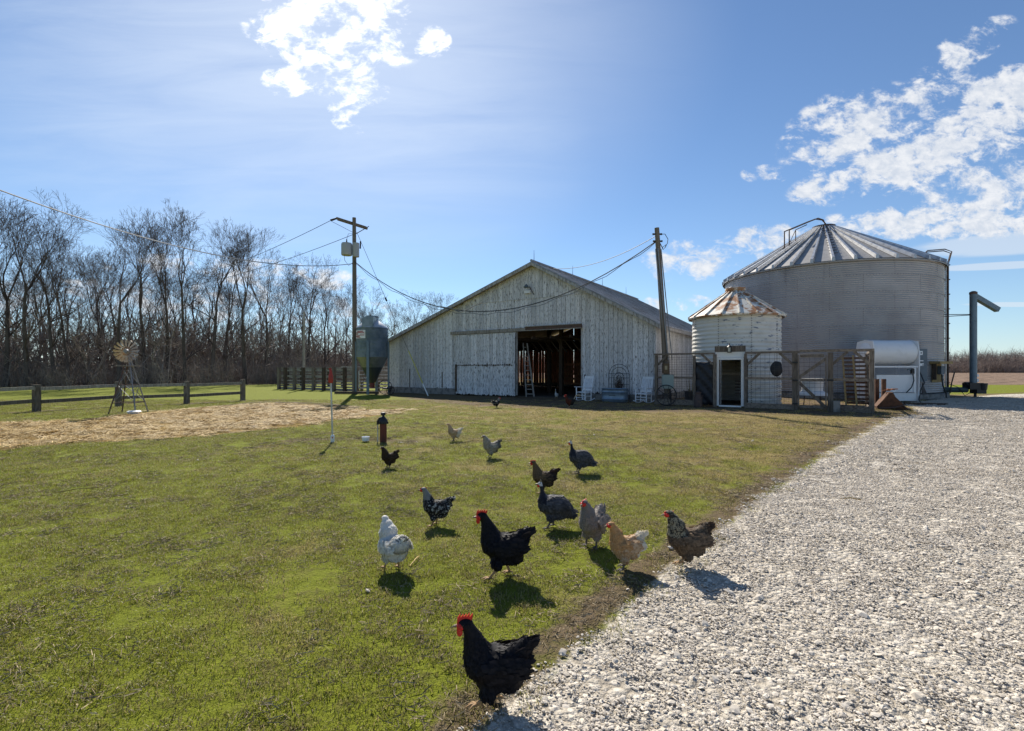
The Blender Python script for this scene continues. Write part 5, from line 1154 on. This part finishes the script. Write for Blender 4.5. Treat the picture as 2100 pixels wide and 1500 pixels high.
# ------------------------------------------------------------------ birds
M_feather = vcmat('feathers', .58, .16, .0, .28)
M_beak = mat('horn_beak', (.20, .15, .09), .5); M_eye = mat('eye', (.01, .008, .006), .15); M_legy = mat('yellow_scaly_leg', (.34, .21, .10), .7); M_legd = mat('slate_leg', (.10, .085, .075), .7)
def setcol(me, fn, rn):
    at = me.color_attributes.new('Col', 'FLOAT_COLOR', 'POINT'); n = len(me.vertices); co = np.zeros(n*3); me.vertices.foreach_get('co', co); co = co.reshape(-1, 3)
    arr = np.ones((n, 4)); 
    for i in range(n): arr[i, :3] = fn(Vector(co[i]), .5+.35*mnoise.noise(Vector(co[i])*60))
    at.data.foreach_set('color', arr.ravel())
def lerp3(a_, b_, f1): f1 = max(0, min(1, f1)); return tuple(a_[i]+(b_[i]-a_[i])*f1 for i in range(3))
def c_black(p, r): return lerp3((.006, .006, .008), (.022, .020, .024), r)
def c_white(p, r):
    if p.x < -.13 and p.z > .27 and r > .62: return (.04, .04, .05)
    return lerp3((.66, .64, .58), (.82, .81, .77), r)
def c_speck(p, r):
    if p.z > .30 and p.x > .05: return lerp3((.16, .17, .17), (.36, .36, .34), r)
    return (.50, .50, .47) if r > .84 else (.014, .014, .016)
def c_darkbrown(p, r): return lerp3((.02, .013, .010), (.085, .05, .03), r)
def c_buff(p, r):
    if p.x < -.08: return lerp3((.60, .53, .40), (.78, .72, .60), r)
    if p.z > .20 and p.x > .0: return lerp3((.44, .23, .09), (.60, .38, .18), r)
    return lerp3((.42, .24, .11), (.66, .50, .33), r)
def c_palebuff(p, r): return lerp3((.42, .28, .15), (.66, .50, .32), r) if p.x > -.06 else lerp3((.66, .58, .44), (.78, .72, .6), r)
def c_lav(p, r): return lerp3((.20, .175, .155), (.36, .31, .265), r) if p.z < .3 else lerp3((.18, .165, .16), (.27, .25, .24), r)
def c_brown(p, r):
    if p.z > .26 and p.x > .03: return (.36, .32, .22) if r > .5 else (.05, .045, .035)
    if p.x < -.12: return lerp3((.03, .022, .018), (.08, .055, .04), r)
    return lerp3((.075, .055, .038), (.24, .17, .11), r)
def c_goldneck(p, r):
    if p.x > .0 and p.z > .2: return lerp3((.10, .065, .035), (.24, .16, .085), r)
    if p.x < -.08: return lerp3((.02, .013, .012), (.06, .035, .028), r)
    return lerp3((.04, .028, .02), (.13, .09, .06), r)
def c_grey(p, r):
    if p.x < -.06: return lerp3((.04, .035, .03), (.3, .27, .22), r)
    return lerp3((.20, .18, .14), (.56, .50, .40), r)
def c_guinea(p, r):
    if p.z > .385: return (.55, .57, .60)
    if p.x > .06 and p.z > .25: return lerp3((.02, .02, .03), (.05, .05, .06), r)
    return lerp3((.045, .045, .052), (.13, .13, .14), r)
def c_rooster(p, r): return lerp3((.05, .015, .01), (.14, .04, .02), r) if p.x > -.02 else lerp3((.012, .012, .014), (.04, .035, .03), r)
def c_duck(p, r): return lerp3((.6, .6, .57), (.75, .74, .7), r)
HEN = [((.118, 0, .405), .027), ((.104, 0, .382), .028), ((.090, 0, .345), .037), ((.077, 0, .300), .051), ((.062, 0, .250), .068), ((.045, 0, .218), .080), ((.0, 0, .202), .090), ((-.045, 0, .195), .088), ((-.085, 0, .222), .070), ((-.118, 0, .258), .050), ((-.142, 0, .290), .034)]
GUI = [((.108, 0, .405), .020), ((.100, 0, .385), .017), ((.094, 0, .350), .016), ((.088, 0, .310), .024), ((.075, 0, .262), .050), ((.045, 0, .215), .082), ((.0, 0, .205), .100), ((-.055, 0, .200), .102), ((-.11, 0, .175), .080), ((-.155, 0, .145), .050), ((-.185, 0, .12), .028)]
DUCK = [((.10, 0, .40), .026), ((.09, 0, .37), .02), ((.08, 0, .31), .018), ((.07, 0, .25), .03), ((.04, 0, .17), .07), ((0, 0, .15), .085), ((-.06, 0, .15), .075), ((-.12, 0, .17), .04)]
def bird(label, cat, group, px_, py_, yaw, h, kind='hen', colf=c_black, comb=1.0, res=.007, nf=1300, legm=None, step=0.0, tail='fan', seed=1, headcol=None, wfac=1.0, headturn=0, lift=False, ruff=0.0, rump=0.0):
    rn = random.Random(seed); g_ = G(px_, py_); base = {'hen': .452, 'guinea': .43, 'duck': .43}[kind]; s_ = h/base
    B = thing('chicken' if kind == 'hen' else ('guinea_fowl' if kind == 'guinea' else 'white_duck'), label, cat, (g_[0], g_[1], float(gz(g_[0], g_[1]))+.006), rad(yaw), group); B.scale = (s_*1.10, s_*1.12, s_) if kind == 'hen' else (s_, s_, s_)
    chain = {'hen': HEN, 'guinea': GUI, 'duck': DUCK}[kind]; b = MB(); n_ = 5
    sp = []
    for (p, r1), (q, r2) in zip(chain[:-1], chain[1:]):
        for i in range(n_): f1 = i/n_; sp.append((Vector(p).lerp(Vector(q), f1), r1+(r2-r1)*f1))
    sp.append((Vector(chain[-1][0]), chain[-1][1]))
    for (p, r1) in sp: b.ell(p, (r1*1.02, r1*.86*wfac, r1), 12, 8)
    if kind == 'hen':
        b.ell((-.055, 0, .162), (.078, .078*wfac, .072), 14, 10); b.ell((.0, 0, .160), (.085, .072*wfac, .066), 14, 10)
        b.ell((.120, 0, .403), (.034, .027, .029), 12, 10); b.ell((.143, 0, .400), (.016, .014, .015), 10, 8)
    if ruff: b.ell((.070, 0, .30), (.058*ruff, .062*ruff, .075), 14, 10); b.ell((.092, 0, .355), (.040*ruff, .044*ruff, .050), 12, 10)
    if rump: b.ell((-.105, 0, .235), (.065*rump, .068*rump, .062*rump), 14, 10)
    if kind == 'guinea': b.ell((-.03, 0, .14), (.10, .085, .06), 14, 10); b.ell((.12, 0, .403), (.014, .012, .012), 10, 8)
    lx = .02; ly = .042
    for s2 in (-1, 1): b.ell((lx-.01+(step*.025*s2), s2*ly, .118), (.034, .032, .050), 12, 8)
    tmp = bpy.data.objects.new('tmp', b.mesh('tmp')); C.objects.link(tmp)
    md = tmp.modifiers.new('r', 'REMESH'); md.mode = 'VOXEL'; md.voxel_size = res; sm_ = tmp.modifiers.new('s', 'SMOOTH'); sm_.iterations = 5; sm_.factor = .6
    bpy.context.view_layer.update(); dg = bpy.context.evaluated_depsgraph_get(); me = bpy.data.meshes.new_from_object(tmp.evaluated_get(dg)); bpy.data.objects.remove(tmp)
    me.name = 'body'; me.materials.clear(); me.materials.append(M_feather); me.polygons.foreach_set('use_smooth', [True]*len(me.polygons)); setcol(me, colf, rn); body = link('body', me, B)
    # feathers over the body
    spc = [p for p, _r in sp]
    def flow(p):
        j = min(range(len(spc)), key=lambda i: (spc[i]-p).length_squared*(1 if i < len(spc) else 1)); j = min(j, len(spc)-2); d = spc[j+1]-spc[j]
        if p.z < .15: d = d*.3+Vector((-.01, 0, -.02))
        return d.normalized()
    fv, ff_, fc = [], [], []
    def feather(c, n, d, L, wd, col, curl=.25, tipc=None):
        d = (d-n*d.dot(n)); 
        if d.length < 1e-4: return
        d.normalize(); sd2 = n.cross(d); o = len(fv); n2 = n
        for (u_, w2, hh) in ((0, .35, 0), (0, -.35, 0), (.45, .5, .10), (.45, -.5, .10), (.85, .34, .10+curl*.3), (.85, -.34, .10+curl*.3), (1.0, 0, .08+curl*.4)):
            fv.append(c+d*(u_*L)+sd2*(w2*wd)+n2*(hh*L*.5)); fc.append((.52, .52, .49, 1) if (colf is c_speck and u_ > .9 and c.z < .31) else (tipc if u_ > .8 and tipc else col))
        ff_.extend([(o, o+1, o+3, o+2), (o+2, o+3, o+5, o+4), (o+4, o+5, o+6)])
    polys = me.polygons; area = [p.area for p in polys]; idxs = rn.choices(range(len(polys)), weights=area, k=int(nf*1.5))
    for i in idxs:
        p = polys[i]; c = Vector(p.center); nn_ = Vector(p.normal)
        if c.x > .128 or (kind == 'guinea' and c.z > .30) or (kind == 'duck' and c.z > .25): continue
        head = c.z > .375; L = .011 if head else (.022 if c.z > .30 else .027); 
        if c.z < .14: L = .028
        r1 = rn.random(); col = colf(c, r1)
        if colf is c_speck: L *= .7
        d = flow(c)+Vector((rn.gauss(0, .10), rn.gauss(0, .10), rn.gauss(0, .10))); feather(c-nn_*.001, (nn_+Vector((rn.gauss(0, .05), rn.gauss(0, .05), 0))).normalized(), d, L*rn.uniform(.8, 1.2), L*(.42 if c.z > .28 else .62), (*col, 1), (rn.uniform(.1, .7) if rn.random() < .85 else rn.uniform(.8, 1.6))+(.5 if c.z < .14 else 0), (*colf(c, rn.random()), 1))
    def flush(nm, par):
        nonlocal fv, ff_, fc
        m2 = bpy.data.meshes.new(nm); m2.from_pydata([tuple(v) for v in fv], [], ff_); m2.materials.append(M_feather); at = m2.color_attributes.new('Col', 'FLOAT_COLOR', 'POINT'); at.data.foreach_set('color', np.array(fc, float).ravel()); o = link(nm, m2, par); fv, ff_, fc = [], [], []; return o
    flush('plumage', body)['kind'] = 'stuff'
    # wings
    for s2 in (-1, 1):
        if kind == 'duck': continue
        zc_ = .222 if kind == 'hen' else .225
        for row in range(9):
            for k in range(8):
                x_ = .060-.150*row/8-.004*k; z_ = zc_+.034-.0115*k+.012*row/8
                if ((x_+.022)/.098)**2+((z_-zc_+.006)/.052)**2 > 1: continue
                ex, ez = (x_+.012)/.165, (z_-.195)/.105; kk = 1-ex*ex-ez*ez
                if kk < .05: continue
                yb = s2*(.090*wfac*(1.1 if kind == 'guinea' else 1)*math.sqrt(kk)+.003); nw = Vector((ex/.165*.5, s2*math.sqrt(kk)/.09, ez/.105)).normalized()
                nw = (nw+Vector((rn.gauss(0, .12), 0, rn.gauss(0, .12)))).normalized()
                col = colf(Vector((x_, yb, z_)), rn.random()); L = .034+.026*row/8
                feather(Vector((x_, yb, z_)), nw, Vector((-1, -.15*s2, (.02+.10*row/8 if kind == 'hen' else -.28*row/8)+rn.gauss(0, .05))), L, .021, (*col, 1), .25, (*colf(Vector((x_, yb, z_)), rn.random()), 1))
        flush('wing', B)
    # tail
    if kind == 'hen' and tail != 'none':
        for k in range(13 if tail == 'fan' else 9):
            f1 = (k-6)/6 if tail == 'fan' else (k-4)/4; el = rad(44-f1*15+rn.uniform(-3, 3)); sid = abs(f1)*.30
            for s2 in (-1, 1):
                d = Vector((-math.cos(el), sid*.4, math.sin(el))).normalized(); n3 = Vector((0, s2, .1)).normalized(); col = colf(Vector((-.16, 0, .3)), rn.random())
                feather(Vector((-.115, s2*(.010+.012*abs(f1)), .245+.02*f1)), n3, d, (.125-.02*abs(f1+.3))*rn.uniform(.88, 1.08), .030, (*col, 1), .0)
        for k in range(26):
            col = colf(Vector((-.13, 0, .28)), rn.random()); el = rad(rn.uniform(15, 60)); feather(Vector((-.09+rn.uniform(-.02, .02), rn.uniform(-.04, .04), .25+rn.uniform(-.03, .02))), Vector((.3*math.sin(el), rn.choice((-1, 1))*.8, .4)).normalized(), Vector((-math.cos(el), rn.gauss(0, .12), math.sin(el))), .075, .03, (*col, 1), .1)
        flush('tail', B)
        if tail == 'sickle':
            b = MB()
            for k in range(5):
                a0_ = .0+k*.012; b.tube([(-.13, (k-2)*.008, .28), (-.19, (k-2)*.012, .38+a0_), (-.25-.01*k, (k-2)*.014, .42+a0_), (-.31-.01*k, (k-2)*.014, .38+a0_)], [.016, .014, .011, .004], 5)
            b.build('sickle_feathers', mat('pale_tail', (.35, .32, .26), .6) , B)
    elif kind == 'guinea':
        for k in range(18):
            col = colf(Vector((-.18, 0, .12)), rn.random()); feather(Vector((-.15+rn.uniform(-.02, .02), rn.uniform(-.035, .035), .15+rn.uniform(-.03, .02))), Vector((.0, rn.choice((-1, 1))*.7, .5)).normalized(), Vector((-1, rn.gauss(0, .1), -.55)), .085, .03, (*col, 1), .1)
        flush('tail', B)
    # head details
    hx_, hz_ = (.155, .400) if kind == 'hen' else ((.134, .402) if kind == 'guinea' else (.125, .395))
    b = MB(); L = .028 if kind != 'duck' else .045; w2 = .009 if kind != 'duck' else .014
    b.tube([(hx_-.006, 0, hz_), (hx_+L*.5, 0, hz_-.003), (hx_+L, 0, hz_-.010)], [w2, w2*.7, .001], 8); b.build('beak', M_beak if kind != 'duck' else M_orangewood, B)
    ey = .024 if kind == 'hen' else .015
    for s2 in (-1, 1): MB().ell((hx_-.024, s2*ey, hz_+.010), (.0048, .003, .0048), 8, 6).build('eye', M_eye, B)
    if kind == 'hen' and comb > 0:
        c_ = comb; poly = [(hx_+.002, hz_+.014), (hx_-.052, hz_+.022)]
        spikes = 5; base_ = []
        for k in range(spikes*2+1):
            f1 = k/(spikes*2); xx = hx_-.066+.066*f1; hgt = (.020 if k % 2 == 0 else .036+.005*math.sin(k*2.3))*c_; base_.append((xx-(.006 if k % 2 else 0), hz_+.016+hgt*(1-.5*abs(f1-.5))))
        MB().prism([(hx_+.002, hz_+.006)]+[(hx_-.052, hz_+.010)]+base_, -.0035*c_**.5, .0035*c_**.5).build('comb', M_comb, B)
        MB().ell((hx_-.016, 0, hz_-.002), (.021, .0258, .019), 12, 8).build('face', M_comb, B)
        for s2 in (-1, 1): MB().ell((hx_-.010, s2*.010, hz_-.024*max(c_, .5)), (.011*max(c_, .6), .0035, .018*max(c_, .5)), 10, 8).build('wattle', M_comb, B)
    elif kind == 'hen': MB().ell((hx_-.014, 0, hz_-.002), (.017, .0225, .013), 12, 8).build('face', mat('dull_red_face', (.22, .03, .025), .6), B)
    if kind == 'guinea':
        MB().lathe([(.010, 0), (.007, .018), (.0, .030)], 8, (.104, 0, .420)).build('helmet', M_beak, B)
        for s2 in (-1, 1): MB().ell((.126, s2*.010, .385), (.010, .003, .013), 8, 6).build('wattle', M_comb, B)
    # legs
    lm_ = legm or M_legd
    for s2 in (-1, 1):
        st_ = step*s2; fx = lx+.06*st_*1.0; up_ = 0
        if lift and s2 > 0: fx = .075; up_ = .045
        kn = Vector((lx-.022+.02*st_, s2*ly, .085)); an = Vector((fx-.005, s2*ly*1.05, .018+up_)); hp = Vector((lx-.01+.025*st_, s2*ly, .125))
        b = MB(); b.tube([hp, kn, an, an+Vector((.004, 0, -.010))], [.016, .010, .0072, .008], 8)
        for (ta, tl) in ((0, .055), (.5, .045), (-.5, .045), (math.pi, .024)):
            e = an+Vector((math.cos(ta)*tl, math.sin(ta)*tl, -.012-(.01 if up_ else 0))); m3 = an.lerp(e, .5)+Vector((0, 0, .004)); b.tube([an+Vector((0, 0, -.006)), m3, e], [.0065, .0055, .002], 6)
        b.build('leg', lm_, B, smooth=True)
    return B
gB = 'chickens on the lawn'
bird('black hen in the foreground stepping from grass onto gravel', 'chicken', gB, 1012, 1455, 186, .42, colf=c_black, comb=1.15, res=.006, nf=2200, legm=M_legy, step=.7, seed=1, lift=True)
bird('black hen walking in mid lawn with tall red comb', 'chicken', gB, 1030, 1190, 182, .485, colf=c_black, comb=1.05, res=.006, nf=1900, legm=M_legy, step=1.0, seed=2)
bird('white hen with black tail tips walking away from the camera', 'chicken', gB, 805, 1175, 133, .39, colf=c_white, comb=0, res=.006, nf=1700, legm=M_legy, step=.5, seed=3, ruff=1.15, rump=1.2, wfac=1.2)
bird('black and white speckled hen with pale neck', 'chicken', gB, 893, 1080, 178, .385, colf=c_speck, comb=.45, nf=1600, legm=M_legy, step=.3, seed=4)
bird('small dark brown hen below the red well casing', 'chicken', gB, 797, 961, 222, .36, colf=c_darkbrown, comb=0, res=.009, nf=700, seed=5, ruff=1.0)
bird('pale buff hen alone on the grass right of the well casing', 'chicken', gB, 931, 905, 176, .40, colf=c_palebuff, comb=0, res=.010, nf=500, seed=6)
bird('fluffy grey and cream hen with dark tail', 'chicken', gB, 1006, 938, 205, .42, colf=c_grey, comb=0, res=.009, nf=700, seed=7, ruff=1.1, rump=1.1)
bird('dark brown rooster like hen with red comb and upright tail behind the near guinea fowl', 'chicken', gB, 1114, 1010, 180, .415, colf=c_goldneck, comb=.8, nf=1000, legm=M_legy, step=.4, seed=8)
bird('grey guinea fowl farther away standing alone at the right', 'guinea fowl', 'guinea fowl', 1187, 973, 186, .475, kind='guinea', colf=c_guinea, nf=1100, seed=9)
bird('grey guinea fowl nearer the camera between black hen and lavender hen', 'guinea fowl', 'guinea fowl', 1132, 1083, 180, .445, kind='guinea', colf=c_guinea, nf=1500, seed=10, step=.5)
bird('lavender grey hen facing the camera with red face', 'chicken', gB, 1214, 1123, 232, .44, colf=c_lav, comb=.6, nf=1700, seed=11, wfac=1.1, ruff=.95)
bird('golden buff hen with cream tail at the gravel edge', 'chicken', gB, 1281, 1168, 192, .375, colf=c_buff, comb=.15, res=.006, nf=1800, seed=12, step=.4, ruff=.9)
bird('brown patterned hen with one foot raised on the gravel edge', 'chicken', gB, 1407, 1162, 186, .455, colf=c_brown, comb=.3, res=.006, nf=2200, legm=M_legy, step=.1, seed=13, wfac=1.1, lift=True, ruff=1.0, rump=.9)
bird('small black and white hen facing right on the dirt before the barn', 'chicken', gB, 1018, 838, 20, .43, colf=c_speck, comb=.6, res=.014, nf=200, seed=14)
bird('dark red rooster with curved pale tail in front of the barn doorway', 'chicken', gB, 1168, 837, 178, .52, colf=c_rooster, comb=1.0, res=.014, nf=220, seed=15, tail='sickle', legm=M_legy)
d_ = bird('white duck standing in the dark barn doorway', 'duck', None, 1141, 818, 240, .50, kind='duck', colf=c_duck, res=.014, nf=100, seed=16, legm=M_legy)
